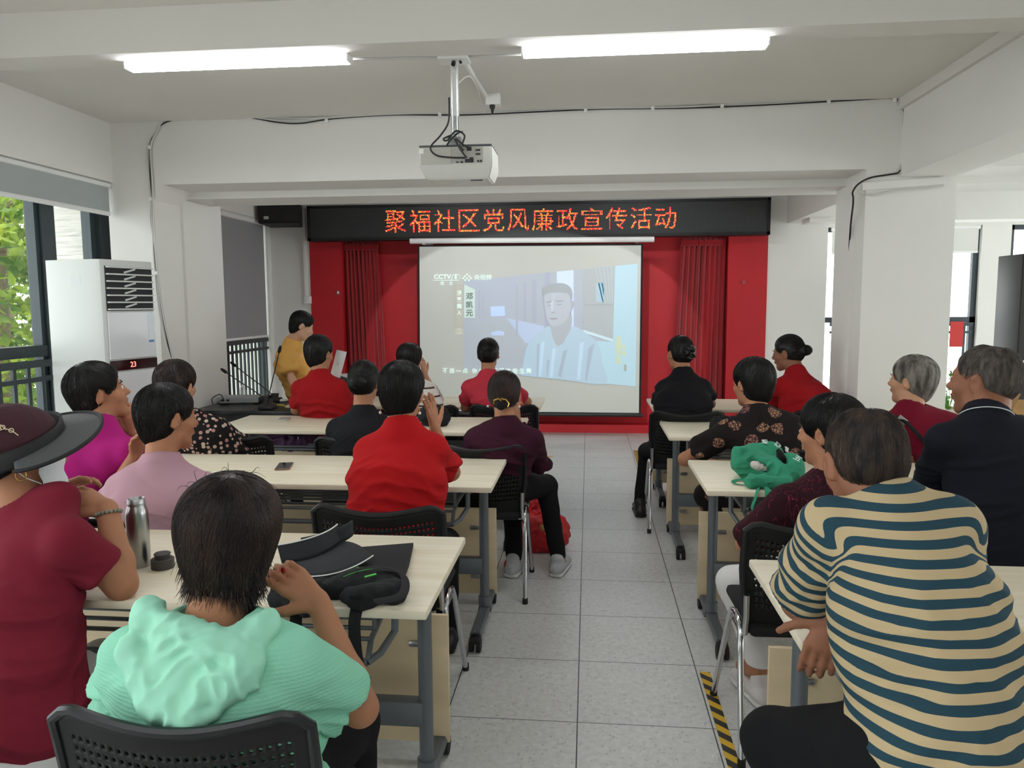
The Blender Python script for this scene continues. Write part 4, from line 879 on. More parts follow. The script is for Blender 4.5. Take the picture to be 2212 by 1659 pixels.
    if trouser:
        S = Field(); S.ell(pv, (.17*pl, .13*pl, .12))
        for i in (0, 1):
            S.cone(hips[i], kn[i], .092*min(pl, 1.1), .066, k=.05).cone(kn[i], an[i]+up*.0, .062, .046, k=.03); S.cut(an[i]+up*.0, -up, lim=an[i], r=.16)
        Vs, Fq = S.mesh(h*1.1); N_ = vnormals(Vs, Fq); Vs = Vs+N_*((vnoise(Vs*np.array([9, 9, 22]), 3)-.5)*.008)[:, None]
        link('trousers', np_mesh('trousers', Vs-base, Fq), trouser, root, auto=False)
        if shoes:
            fd = unit(shoes[2]) if len(shoes) > 2 else fb
            for i in (0, 1):
                S = Field(); sd_ = np.cross(fd, up); a_ = np.array([an[i][0], an[i][1], .045]); S.econe(a_-fd*.045, a_+fd*.15, (.040, .034), (.036, .026), sd_, k=.02).cone(a_+up*.015-fd*.01, a_+up*.055-fd*.015, .042, .040, k=.02); S.cut((0, 0, .004), -up, .004)
                Vs, Fq = S.mesh(.006); sh_o = link('shoe', np_mesh('shoe', Vs-base, Fq), shoes[0], root, auto=False)
                S = Field(); S.econe(a_-fd*.05-up*.03, a_+fd*.155-up*.03, (.043, .02), (.038, .018), sd_, k=.02); S.cut((0, 0, .002), -up, .002); S.cut((0, 0, .026), up, .002); Vs, Fq = S.mesh(.006); link('sole', np_mesh('sole', Vs-base, Fq), shoes[1], sh_o, auto=False)
    root['_'] = 0; del root['_']
    return root, dict(base=base, L=L, Rh=Rh, nb=nb, ch=ch, pv=pv, sh=sh, el=el, wr=wr, fb=fb, rb=rb, hc=hc)
SKIN = {'a': skin_mat('skin_light_tan', (196, 148, 118)), 'b': skin_mat('skin_tan', (170, 118, 88)), 'c': skin_mat('skin_brown', (146, 98, 74)), 'd': skin_mat('skin_pale', (214, 168, 142))}
EYEW = mat('eye_white', (225, 220, 214), .25); EYED = mat('eye_dark', (30, 20, 16), .15)
HM = {'black': hair_mat('hair_black', (24, 22, 22)), 'brown': hair_mat('hair_dark_brown', (44, 32, 28)), 'grey': hair_mat('hair_grey', (128, 122, 118), .5), 'salt': hair_mat('hair_thinning_dark', (62, 52, 46), .65), 'stub': hair_mat('hair_grey_stubble', (86, 78, 74), .75)}
for k_, c1, c2, sc_ in (('salt', (36, 33, 32), (78, 62, 52), (40, 40, 10)), ('stub', (72, 66, 63), (104, 94, 88), (60, 60, 24)), ('grey', (88, 82, 80), (168, 160, 152), (30, 30, 7)), ('brown', (26, 20, 19), (62, 46, 40), (16, 16, 6))):
    n_ = HM[k_].node_tree; cr_ = n_.nodes.new('ShaderNodeValToRGB'); cr_.color_ramp.elements[0].position = .38; cr_.color_ramp.elements[1].position = .64; cr_.color_ramp.elements[0].color = srgb(*c1); cr_.color_ramp.elements[1].color = srgb(*c2)
    tc_ = n_.nodes.new('ShaderNodeTexCoord'); mp_ = n_.nodes.new('ShaderNodeMapping'); mp_.inputs['Scale'].default_value = sc_; z_ = n_.nodes.new('ShaderNodeTexNoise'); z_.inputs['Scale'].default_value = 1; z_.inputs['Detail'].default_value = 6
    n_.links.new(tc_.outputs['Object'], mp_.inputs[0]); n_.links.new(mp_.outputs[0], z_.inputs[0]); n_.links.new(z_.outputs[0], cr_.inputs[0]); n_.links.new(cr_.outputs[0], bsdf(HM[k_]).inputs['Base Color'])
# ================================================================= the people of the room
A = lambda x, y, Y: np.array(at(x, y, Y=Y))
X_, Z_ = np.array([1., 0, 0]), np.array([0, 0, 1.])
CL = {k: cloth(k, c) for k, c in dict(shirt_mint=(142, 208, 180), shirt_crimson=(116, 30, 46), polo_dusty_pink=(178, 140, 152), shirt_magenta=(164, 28, 112), shirt_red=(150, 18, 24), shirt_bright_red=(172, 20, 24),
     sweater_maroon=(54, 18, 34), shirt_black=(24, 24, 27), shirt_coral=(184, 52, 66), shirt_yellow=(226, 172, 92), shirt_wine=(112, 16, 38), polo_navy=(24, 25, 34), trousers_black=(20, 20, 22), trousers_white=(222, 220, 218), trousers_grey=(70, 72, 78),
     collar_teal=(38, 66, 76), hood_mint=(156, 216, 190)).items()}
def attr_stripes(name, c1, c2, pitch, frac, ph=0):
    m = cloth(name, c1); n = m.node_tree; a = n.nodes.new('ShaderNodeAttribute'); a.attribute_name = 'sc'
    f = nmath(n, 'LESS_THAN', nmath(n, 'FRACT', nmath(n, 'ADD', nmath(n, 'DIVIDE', a.outputs['Fac'], pitch), ph)), frac); n.links.new(nmix(n, f, srgb(*c1), srgb(*c2)), bsdf(m).inputs['Base Color']); return m
_m = CL['shirt_mint'].node_tree; _tc = _m.nodes.new('ShaderNodeTexCoord'); _w = _m.nodes.new('ShaderNodeTexWave'); _w.bands_direction = 'Z'; _w.inputs['Scale'].default_value = 42; _w.inputs['Distortion'].default_value = 3; _w.inputs['Detail'].default_value = 3; _w.inputs['Detail Scale'].default_value = 6
_b = _m.nodes.new('ShaderNodeBump'); _b.inputs['Strength'].default_value = .35; _b.inputs['Distance'].default_value = .002; _m.links.new(_tc.outputs['Object'], _w.inputs[0]); _m.links.new(_w.outputs['Fac'], _b.inputs['Height']); _m.links.new(_b.outputs[0], bsdf(CL['shirt_mint']).inputs['Normal'])
stripes = attr_stripes('polo_tan_teal_stripes', (184, 164, 128), (38, 66, 78), .030, .5)
bstripes = attr_stripes('blouse_white_brown_stripes', (224, 218, 212), (84, 62, 56), .062, .2)
def dots(n, co):
    v = n.nodes.new('ShaderNodeTexVoronoi'); v.inputs['Scale'].default_value = 34; v.inputs['Randomness'].default_value = .55; n.links.new(co, v.inputs[0]); f = nmath(n, 'LESS_THAN', v.outputs['Distance'], .36)
    sp = n.nodes.new('ShaderNodeSeparateColor'); n.links.new(v.outputs['Color'], sp.inputs[0]); return nmix(n, f, srgb(26, 22, 22), nmix(n, sp.outputs[0], srgb(168, 118, 112), srgb(196, 180, 160)))
polka = pattern(cloth('blouse_polka_dots', (26, 22, 22)), dots)
def floral(n, co):
    v = n.nodes.new('ShaderNodeTexVoronoi'); v.inputs['Scale'].default_value = 10; n.links.new(co, v.inputs[0]); w = n.nodes.new('ShaderNodeTexVoronoi'); w.inputs['Scale'].default_value = 58; w.feature = 'DISTANCE_TO_EDGE'; n.links.new(co, w.inputs[0])
    sp = n.nodes.new('ShaderNodeSeparateColor'); n.links.new(v.outputs['Color'], sp.inputs[0]); nz = n.nodes.new('ShaderNodeTexNoise'); nz.inputs['Scale'].default_value = 20; n.links.new(co, nz.inputs[0])
    f = nmath(n, 'MULTIPLY', nmath(n, 'LESS_THAN', nmath(n, 'ADD', v.outputs['Distance'], nmath(n, 'MULTIPLY', nz.outputs[0], .25)), .48), nmath(n, 'GREATER_THAN', sp.outputs[1], .32)); f = nmath(n, 'MULTIPLY', f, nmath(n, 'GREATER_THAN', w.outputs['Distance'], .09))
    return nmix(n, f, srgb(30, 24, 25), nmix(n, sp.outputs[0], srgb(128, 84, 88), srgb(160, 120, 92)))
flower = pattern(cloth('blouse_dark_floral', (30, 24, 25)), floral)
def veins(n, co):
    mp = n.nodes.new('ShaderNodeMapping'); mp.inputs['Scale'].default_value = (40, 40, 3); n.links.new(co, mp.inputs[0]); nz = n.nodes.new('ShaderNodeTexNoise'); nz.inputs['Scale'].default_value = 1; nz.inputs['Detail'].default_value = 1; n.links.new(mp.outputs[0], nz.inputs[0])
    f = nmath(n, 'LESS_THAN', nmath(n, 'ABSOLUTE', nmath(n, 'SUBTRACT', nz.outputs[0], .5)), .012); return nmix(n, f, srgb(44, 18, 24), srgb(112, 36, 52))
vein = pattern(cloth('blouse_burgundy_veined', (44, 18, 24)), veins)
def pearl(root, p, name='earring', r=.006, m=None, label=None):
    o = MB().ball(tuple(np.array(p)), r, 12).build(name, m or mat('pearl', (232, 226, 214), .2), root); return o
gold = mat('gold', (212, 170, 90), .25, metal=1)
def sculpt(name, F, h, m, root, base, noise_=0, nsc=30, ridge=False):
    Vt, Fc = F.mesh(h)
    if noise_:
        q = Vt@rotm(25, 40, 15)*np.array([nsc, nsc*.35, nsc])+vnoise(Vt*9, 2)[:, None]*2.2; w = vnoise(q, 4)
        Vt = Vt+vnormals(Vt, Fc)*(((.5-np.abs(2*w-1))*.9+.35*(vnoise(Vt*nsc*2.3, 9)-.5))*noise_)[:, None]
    return link(name, np_mesh(name, Vt-base, Fc), m, root, auto=False)
white_sole = mat('white_rubber_sole', (215, 214, 210), .6); sneak = mat('grey_mesh_sneaker', (176, 178, 180), .7, var=.1, vscale=(60, 60, 60), bump=.4, bscale=300); blackshoe = mat('black_shoe_leather', (20, 20, 21), .45)
P = {}
# ---- near left: mint hooded shirt
r, k = person('person', 'woman in a mint hooded shirt holding her ear, in the near left corner', A(500, 1158, 1.50), 3, 2, -3, hs=1.06, hair='bob', haircol='brown', hair_scale=(1.0, 1.0, .98), h=.0055, hh=.004, nb=A(465, 1345, 1.44), pv=(-.70, 1.42, .56),
     sh=(A(285, 1418, 1.42), A(628, 1425, 1.42)), el=(A(262, 1560, 1.62), A(778, 1530, 1.52)), wr=(A(330, 1480, 1.80), A(690, 1305, 1.60)), sleeve=.78, shirt=CL['shirt_mint'], trouser=CL['trousers_black'], skin='b', loose=.018, wrinkle=1.3, plump=1.12,
     hands=[None, dict(d=(-.62, -.12, .62), back=(.45, -.75, .45), thumb=(-.5, -.65, -.45), curl=(.75, .8, .9, 1.0), tcurl=.55, spread=.1, s=1.0, tdir=.75)], ns=9000, slen=.07, srad=.0008, ragged=2600, neckr=.052, hem=-.1, ndrop=.05, shoes=(blackshoe, rubber))
P['mint'] = (r, k); b_ = k['base']
H = Field(); H.econe(A(450, 1412, 1.335), A(372, 1528, 1.285), (.128, .034), (.060, .032), X_, k=.05)
for a, c, r0, y0, y1 in (((322, 1324), (285, 1415), .020, 1.41, 1.345), ((285, 1415), (330, 1528), .022, 1.34, 1.285), ((322, 1324), (385, 1374), .019, 1.41, 1.36), ((385, 1374), (470, 1394), .021, 1.355, 1.345), ((470, 1394), (574, 1350), .021, 1.345, 1.41), ((574, 1350), (520, 1440), .022, 1.40, 1.325), ((520, 1440), (400, 1548), .024, 1.32, 1.275)):
    H.cone(A(*a, y0), A(*c, y1), r0, r0, k=.035)
H.cone(k['nb']+Z_*.03, k['nb']+Z_*.14, .054, .074, -1, .01)
sculpt('hood', H, .0045, CL['hood_mint'], r, b_, .014, 30)
MB().ball(tuple(A(612, 1232, 1.56)-b_), (.006, .003, .007), 10).build('red_nail', mat('red_nail_varnish', (150, 14, 26), .2), r)
# ---- crimson shirt with the black visor
r, k = person('person', 'woman in a crimson T-shirt and black sun visor, hands clasped at her chin', A(38, 985, 1.98), -52, -2, 10, hs=1.04, hair='tight', h=.0055, nb=A(52, 1128, 1.92), pv=tuple(A(40, 1580, 1.74)), ch=A(30, 1330, 1.84), byaw=-28,
     sh=(A(-75, 1165, 2.10), A(150, 1168, 1.84)), el=(A(150, 1240, 2.25), A(262, 1262, 1.93)), wr=(A(118, 1075, 2.12), A(232, 1100, 2.00)), sleeve=.62, shirt=CL['shirt_crimson'], trouser=CL['trousers_white'], skin='b', plump=1.15, arm=1.12,
     hands=[dict(d=(.75, .1, .5), back=(-.3, .6, .6), thumb=(-.2, -.9, .2), curl=(.5, .55, .6, .65), spread=.06), dict(d=(-.80, .02, .34), back=(.25, -.35, .85), thumb=(-.25, -.8, -.5), curl=(.35, .4, .5, .55), tcurl=.25, spread=.08, tdir=.5)],
     ns=2500, slen=.05, neckr=.052, hem=-.08, loose=.014, shoes=(blackshoe, rubber), kn=[(-1.42, 2.07, .5), (-1.22, 2.0, .5)])
P['visor'] = (r, k)
Lh = lambda x, y, z: tuple(k['L']((x, y, z))-k['base'])
capm = mat('maroon_cap_fabric', (58, 22, 34), .85, bump=.3, bscale=300); visb = mat('black_visor_fabric', (20, 20, 22), .7); visg = mat('visor_film', (74, 76, 78), .5)
F_ = Field(); F_.ell(k['L']((0, -.012, .050)), (.103, .122, .098), k['Rh']); F_.cut(k['L']((0, 0, .012)), k['Rh']@np.array([-.42, -.30, -1.]), .004)
capo = sculpt('cap_crown', F_, .006, capm, r, k['base'], .003, 40)
bandp = lambda a, e, dz: Lh((.106+e)*math.sin(a), (.122+e)*math.cos(a)-.012, .010+.034*math.cos(a)+dz-.42*(.106+e)*math.sin(a))
m = MB(); n_ = 48
m.grid(lambda u, v: bandp(u*2*math.pi, .004+.003*math.sin(v*3.14), .052*v), n_, 6); b2 = m.build('hat_band', visb, r); md = b2.modifiers.new('s', 'SOLIDIFY'); md.thickness = .006
def brim(u, v):
    a = (u-.5)*R(176); o = .092*v*max(0, math.cos(a*.98))**.5; p = np.array([(.108+o)*math.sin(a), (.126+o*1.05)*math.cos(a)-.012, .034+.034*math.cos(a)+.012*v*math.cos(a)-.02*v*abs(math.sin(a))-.42*((.108+o)*math.sin(a))])
    return Lh(*p)
m = MB(); m.grid(brim, 40, 10); b2 = m.build('visor_brim', visg, r); md = b2.modifiers.new('s', 'SOLIDIFY'); md.thickness = .003
m = MB(); m.tube([brim(i/40, 1) for i in range(41)], .006, 8); m.build('brim_edge', visb, b2)
emb = mat('cream_embroidery', (206, 190, 160), .7); m = MB()
def onc(a, e, s=1.012):  # a point on the crown
    return Lh(.103*s*math.cos(e)*math.sin(a), .122*s*math.cos(e)*math.cos(a)-.012, .050+.098*s*math.sin(e))
for a0, e0, sg in ((2.2, .25, 1), (2.35, .75, -1), (1.75, .55, 1), (2.7, .45, 1), (1.9, -.02, -1), (2.55, .0, 1), (2.0, .15, 1), (2.45, .35, -1), (1.6, .2, 1), (2.9, .1, -1), (2.15, .95, 1)):
    m.tube([onc(a0+t*.5*sg, e0+.25*math.sin(t*3)) for t in np.linspace(0, 1, 12)], .0014, 5)
    for t in (.25, .55, .85):
        ca, ce = a0+t*.5*sg, e0+.25*math.sin(t*3); m.tube([onc(ca+.05*math.cos(q)*.9+.04, ce+.055*math.sin(q)+.05) for q in np.linspace(0, 6.28, 10)], .0013, 5)
m.build('embroidery', emb, capo)
mk = mat('white_face_mask', (226, 228, 232), .9)
m = MB(); m.grid(lambda u, v: Lh(.080*math.sin((u-.5)*R(150)), .028+.080*math.cos((u-.5)*R(150))+.004*math.sin(v*9), -.098+.088*v), 20, 8); b2 = m.build('face_mask', mk, r); md = b2.modifiers.new('s', 'SOLIDIFY'); md.thickness = .002
m = MB()
for s in (-1, 1):
    for zz in (-.018, -.082): m.tube([Lh(s*.074, .048, zz), Lh(s*.081, .015, zz*.75), Lh(s*.083, -.012, -.012-.02*(zz < -.05))], .0013, 5)
m.build('ear_loops', mk, b2)
for s in (-1, 1): MB().tube([Lh(s*.082+.0*math.cos(t), .004+.012*math.sin(t), -.052+.014*math.cos(t)) for t in np.linspace(0, 6.28, 14)], .0014, 5).build('hoop_earring', gold, r)
ax = unit(k['wr'][1]-k['el'][1]); u1 = unit(np.cross(ax, Z_)); u2 = np.cross(ax, u1); m = MB(); c = k['wr'][1]-ax*.012-k['base']
bm_ = mat('jade_beads', (128, 128, 110), .3)
for i in range(20):
    t = i*2*math.pi/20; m.ball(tuple(c+(u1*math.cos(t)+u2*math.sin(t))*.034+ax*.004*math.sin(t)), .0056, 8)
m.build('bead_bracelet', bm_, r)
# ---- dusty pink polo
r, k = person('person', 'person in a dusty pink polo with a hand at the neck, behind the steel flask', A(362, 902, 2.80), -38, 4, 4, hs=1.06, hair='short', nb=A(348, 1000, 2.74), pv=(-1.60, 2.86, .57), byaw=-14,
     sh=(A(262, 1055, 2.74), A(448, 1055, 2.72)), el=(A(232, 1090, 2.88), A(500, 1120, 2.95)), wr=(A(292, 985, 2.92), A(480, 1080, 3.2)), sleeve=.7, shirt=CL['polo_dusty_pink'], collar=CL['polo_dusty_pink'], trouser=CL['trousers_grey'], skin='b', plump=1.12, h=.008, ns=3000, hh=.004, shoes=(blackshoe, rubber),
     hands=[dict(d=(.35, -.35, .8), back=(-.6, -.7, 0), thumb=(.3, .5, .3), curl=(.5, .5, .5, .5), spread=.05), None])
P['pink'] = (r, k)
# ---- magenta blouse
r, k = person('person', 'woman in a magenta blouse looking up, hands at her chin, before the air conditioner', A(213, 848, 3.05), -52, -12, 0, hs=1.05, hair='short', hair_scale=(1, 1.02, 1.02), nb=A(215, 925, 3.0), pv=(-2.30, 2.92, .57), byaw=-25,
     sh=(A(150, 970, 3.08), A(282, 975, 2.96)), el=(A(215, 1040, 3.28), A(296, 1045, 3.26)), wr=(A(268, 935, 3.20), A(292, 940, 3.12)), sleeve=.9, shirt=CL['shirt_magenta'], trouser=CL['trousers_black'], skin='b', h=.009, ns=2500, shoes=(blackshoe, rubber),
     hands=[dict(d=(.1, .0, .9), back=(.3, .8, .2), thumb=(-.6, -.5, .2), curl=(.5, .5, .55, .6), spread=.05), dict(d=(-.25, .0, .9), back=(.5, -.6, .1), thumb=(-.8, -.3, .2), curl=(.55, .55, .6, .6), spread=.05)])
P['magenta'] = (r, k)
# ---- polka dots
r, k = person('person', 'woman in a black blouse with pinkish dots, mostly behind the person in the pink polo', A(382, 833, 4.05), -12, 2, 0, hs=1.1, hair='short', haircol='brown', hair_scale=(1.06, 1.05, 1.05), nb=A(400, 905, 4.0), pv=(-1.96, 4.13, .57), byaw=-5,
     sh=(A(335, 930, 4.0), A(466, 928, 4.0)), el=(A(310, 990, 4.2), A(532, 972, 4.22)), wr=(A(370, 985, 4.45), A(500, 985, 4.5)), sleeve=.8, shirt=polka, trouser=CL['trousers_black'], skin='a', ns=2000, loose=.02, shoes=(blackshoe, rubber))
P['polka'] = (r, k)
# ---- black shirt, low bun (second row left)
r, k = person('person', 'woman in a black shirt with a low bun and a neck cord', A(787, 826, 4.28), -4, 4, 0, hs=1.02, hair='tight', hair_scale=(1.03, 1, 1.02), bun=((.004, -.112, .008), (.050, .030, .036)), nb=A(785, 893, 4.22), pv=(-1.22, 4.12, .57),
     sh=(A(728, 925, 4.22), A(843, 925, 4.22)), sleeve=.6, shirt=CL['shirt_black'], trouser=CL['trousers_black'], skin='b', plump=1.05, ns=2000, shoes=(blackshoe, rubber))
P['bun'] = (r, k)
MB().tube([tuple(k['nb']-k['base']+np.array([.054*math.sin(a), -.052*math.cos(a)-.004, .022-.004*math.cos(a)])) for a in np.linspace(-1.6, 1.6, 16)], .0018, 6).build('neck_cord', wire_m, r)
# ---- red T-shirt with pearl earrings
r, k = person('person', 'woman in a red T-shirt with pearl earrings and a hand raised to her cheek', A(869, 848, 3.08), -3, 5, 0, hs=1.05, hair='short', hair_scale=(1.01, 1, .99), h=.007, hh=.004, nb=A(868, 925, 3.02), pv=(-.735, 2.90, .57),
     sh=(A(800, 972, 3.02), A(938, 968, 3.02)), el=(A(792, 1050, 3.22), A(975, 1020, 3.24)), wr=(A(850, 1010, 3.42), A(940, 930, 3.22)), sleeve=.72, shirt=CL['shirt_bright_red'], trouser=CL['trousers_black'], skin='b', plump=1.08, ns=4500, srad=.0007,
     hands=[None, dict(d=(-.15, .0, .98), back=(.5, -.8, .1), thumb=(.2, .5, .2), curl=(.15, .1, .2, .25), tcurl=.3, spread=.1)], shoes=(blackshoe, rubber), wrinkle=1.2)
P['pearls'] = (r, k)
for s in (-1, 1):
    p = k['L']((s*.079, -.030, -.078))-k['base']; e = pearl(r, p, 'earring', .0065); MB().tube([tuple(p), tuple(p+Z_*.02)], .001, 6).build('earring_hook', gold, e)
# ---- maroon sweater
kn_ = [A(1105, 1060, 4.5), A(1180, 1050, 4.48)]; an_ = [A(1110, 1175, 4.30), A(1206, 1178, 4.33)]; an_[0][2] = .09; an_[1][2] = .10
r, k = person('person', 'woman in a dark maroon sweater and black leggings with a hair clip, beside the aisle', A(1090, 853, 4.06), -2, 8, 0, hs=1.03, hair='tight', haircol='brown', hair_scale=(1.04, 1.0, 1.02), bun=((.0, -.105, -.045), (.032, .026, .030)), h=.007, nb=A(1092, 918, 4.0), pv=(-.50, 4.10, .57),
     sh=(A(1032, 950, 4.02), A(1150, 948, 4.02)), el=(A(1020, 1000, 4.2), A(1166, 1000, 4.2)), wr=(A(1080, 940, 4.32), A(1118, 915, 4.25)), long_sleeve=True, shirt=CL['sweater_maroon'], trouser=CL['trousers_black'], skin='b', plump=1.08, ns=2500,
     kn=kn_, an=an_, shoes=(sneak, white_sole, (.25, .95, 0)), hem=-.12, hands=[None, dict(d=(-.2, .1, .9), back=(.6, -.6, .1), thumb=(-.6, .4, .2), curl=(1, 1, 1, 1))])
P['maroon'] = (r, k); q = lambda x, y, z: tuple(k['L']((x, y, z))-k['base'])
MB().tube([q(-.038, -.118, -.050), q(-.034, -.132, -.030), q(-.012, -.136, -.022), q(.004, -.138, -.034)], .004, 8).tube([q(.0, -.138, -.022), q(.026, -.132, -.026), q(.040, -.120, -.046), q(.034, -.122, -.064)], .004, 8).build('hair_clip', gold, r)
MB().ball(q(0, -.128, -.055), (.026, .016, .026), 14).build('scrunchie', CL['shirt_black'], r)
for s in (-1, 1): pearl(r, k['L']((s*.082, -.03, -.060))-k['base'], 'earring', .007)
# ---- front row left
r, k = person('person', 'short-haired woman in a red T-shirt in the front row, nearest the man in yellow', A(690, 763, 5.35), -22, 4, 0, hs=1.05, hair='short', nb=A(690, 812, 5.30), pv=(-1.83, 5.42, .57), byaw=-8,
     sh=(A(648, 838, 5.30), A(735, 838, 5.28)), el=(A(640, 885, 5.4), A(752, 870, 5.42)), wr=(A(670, 880, 5.7), A(735, 880, 5.7)), sleeve=.7, shirt=CL['shirt_red'], trouser=CL['trousers_black'], skin='b', plump=1.1, ns=1500, shoes=(blackshoe, rubber))
r, k = person('person', 'woman in a white blouse with brown stripes, hand at her cheek, in the front row', A(886, 774, 5.85), -25, 2, 0, hs=1.02, hair='bob', hair_scale=(.94, .94, .92), nb=A(888, 820, 5.8), pv=(-1.13, 5.55, .57), byaw=-10,
     sh=(A(852, 842, 5.8), A(928, 842, 5.8)), el=(A(845, 870, 5.95), A(945, 866, 5.98)), wr=(A(880, 850, 6.05), A(918, 812, 6.02)), sleeve=.8, shirt=bstripes, trouser=CL['trousers_black'], skin='a', ns=1500, stripe=.001,
     hands=[None, dict(d=(-.1, -.1, .95), back=(.6, -.6, .1), thumb=(.2, .5, .2), curl=(.4, .4, .4, .4))], shoes=(blackshoe, rubber))
MB().ball(tuple(k['L']((-.03, -.105, .03))-k['base']), .006, 8).build('hair_pin', mat('pearl', (1, 1, 1)), r)
r, k = person('person', 'woman in a coral shirt with a low bun, in the front row before the screen', A(1055, 765, 5.88), 0, 4, 0, hs=1.02, hair='tight', bun=((.012, -.108, -.004), (.036, .026, .038)), nb=A(1055, 812, 5.82), pv=(-.56, 5.66, .57),
     sh=(A(1014, 836, 5.82), A(1098, 836, 5.82)), el=(A(1006, 880, 5.9), A(1138, 868, 5.98)), wr=(A(1040, 870, 6.2), A(1110, 860, 6.2)), sleeve=.72, shirt=CL['shirt_coral'], trouser=CL['trousers_black'], skin='b', ns=1500, shoes=(blackshoe, rubber), plump=1.06)
# ---- man in yellow, standing
kn_ = [(-2.36, 6.62, .48), (-2.30, 6.44, .48)]; an_ = [(-2.38, 6.62, .09), (-2.36, 6.42, .09)]
r, k = person('person', 'man in a yellow T-shirt standing and leaning over the dark desk, looking down', A(652, 703, 6.35), -66, 24, 0, hs=.98, hair='short', hair_scale=(.95, .97, .98), nb=A(632, 741, 6.35), pv=(-2.46, 6.50, .80), ch=A(627, 790, 6.40), byaw=-50,
     sh=(A(634, 760, 6.50), A(617, 765, 6.24)), el=(A(668, 812, 6.55), A(630, 818, 6.18)), wr=(A(672, 850, 6.6), A(650, 856, 6.12)), sleeve=.72, shirt=CL['shirt_yellow'], trouser=CL['trousers_black'], skin='d', h=.008, ns=1800, kn=kn_, an=an_, shoes=(blackshoe, rubber), hem=-.06, loose=.026, plump=.9, arm=.85)
MB().tube([tuple(k['wr'][1]-k['base']+np.array([.03*math.cos(a), .03*math.sin(a), .004])) for a in np.linspace(0, 6.28, 16)], .004, 6).build('watch', white_pl, r)
# ---- front row right
r, k = person('person', 'woman in a black T-shirt with a ruffled scrunchie, front row right of the aisle', A(1468, 763, 5.62), 28, 2, 0, hs=1.03, hair='tight', nb=A(1475, 808, 5.56), pv=(.70, 5.40, .57), byaw=5,
     sh=(A(1434, 838, 5.56), A(1518, 836, 5.56)), el=(A(1422, 880, 5.68), A(1534, 872, 5.7)), wr=(A(1440, 872, 5.95), A(1505, 872, 5.95)), sleeve=.72, shirt=CL['shirt_black'], trouser=CL['trousers_black'], skin='b', plump=1.12, ns=1500, shoes=(blackshoe, rubber), kn=[A(1398, 975, 5.85), (.9, 5.85, .5)], an=[(.42, 5.62, .09), (.9, 5.8, .09)])
Sx = Field(); c = A(1492, 762, 5.50)
for i in range(26):
    v = unit(RNG.normal(0, 1, 3)); Sx.ell(c+v*np.array([.030, .028, .042]), (.016, .016, .009), rotm(RNG.uniform(0, 180), RNG.uniform(0, 180), 0), 1, .003)
sculpt('scrunchie', Sx, .004, mat('satin_black', (24, 25, 28), .35), r, k['base'])
r, k = person('person', 'woman in a red T-shirt with a bow in her bun', A(1702, 762, 5.68), 58, 8, 0, hs=1.06, hair='tight', bun=((.01, -.118, .004), (.034, .040, .034)), nb=A(1720, 806, 5.60), pv=(1.62, 5.45, .57), byaw=25,
     sh=(A(1690, 832, 5.50), A(1756, 838, 5.66)), el=(A(1672, 868, 5.66), A(1768, 900, 5.8)), wr=(A(1650, 868, 5.9), A(1720, 880, 6.0)), sleeve=.95, shirt=CL['shirt_red'], trouser=CL['trousers_black'], skin='c', plump=1.18, ns=1500, shoes=(blackshoe, rubber))
c = A(1722, 757, 5.55)-k['base']
for s in (-1, 1):
    MB().prism([tuple(c), tuple(c+np.array([s*.045, 0, .03])), tuple(c+np.array([s*.05, .01, -.02]))], (0, -.012, 0)).build('hair_bow', mat('satin_black', (1, 1, 1)), r)
# ---- floral blouse
r, k = person('person', 'short-haired woman in a dark floral blouse with an elbow on the table', A(1625, 828, 4.20), 34, 2, 0, hs=1.08, hair='short', hair_scale=(1.06, 1.04, 1.03), nb=A(1635, 893, 4.14), pv=(1.14, 4.12, .57), byaw=12,
     sh=(A(1572, 930, 4.12), A(1700, 922, 4.16)), el=(A(1480, 992, 4.22), A(1735, 985, 4.3)), wr=(A(1545, 1003, 4.45), A(1680, 1000, 4.5)), sleeve=.72, shirt=flower, trouser=flower, skin='b', ns=2500, loose=.02, shoes=(blackshoe, rubber), h=.008, kn=[A(1525, 1070, 4.5), (1.3, 4.55, .5)], an=[(.86, 4.42, .09), (1.3, 4.5, .09)], plump=1.1)
# ---- burgundy blouse, white trousers
r, k = person('person', 'woman in a veined burgundy blouse and white trousers, beside the yellow floor tape', A(1792, 932, 2.88), 50, 4, 0, hs=1.08, hair='short', hair_scale=(1.04, 1.04, 1.02), nb=A(1790, 1045, 2.84), pv=(.98, 2.84, .57), byaw=18,
     sh=(A(1700, 1085, 2.78), A(1850, 1080, 2.88)), el=(A(1612, 1175, 2.92), A(1880, 1150, 3.1)), wr=(A(1660, 1185, 3.15), A(1800, 1160, 3.2)), sleeve=.86, shirt=vein, trouser=CL['trousers_white'], skin='b', ns=3000, loose=.024, h=.0075, hh=.0045, plump=1.1, shoes=(mat('red_white_shoe', (214, 206, 204), .5), white_sole),
     kn=[A(1582, 1258, 3.12), A(1720, 1290, 3.2)], an=[A(1640, 1436, 2.96), (1.0, 3.05, .09)], hem=-.1)
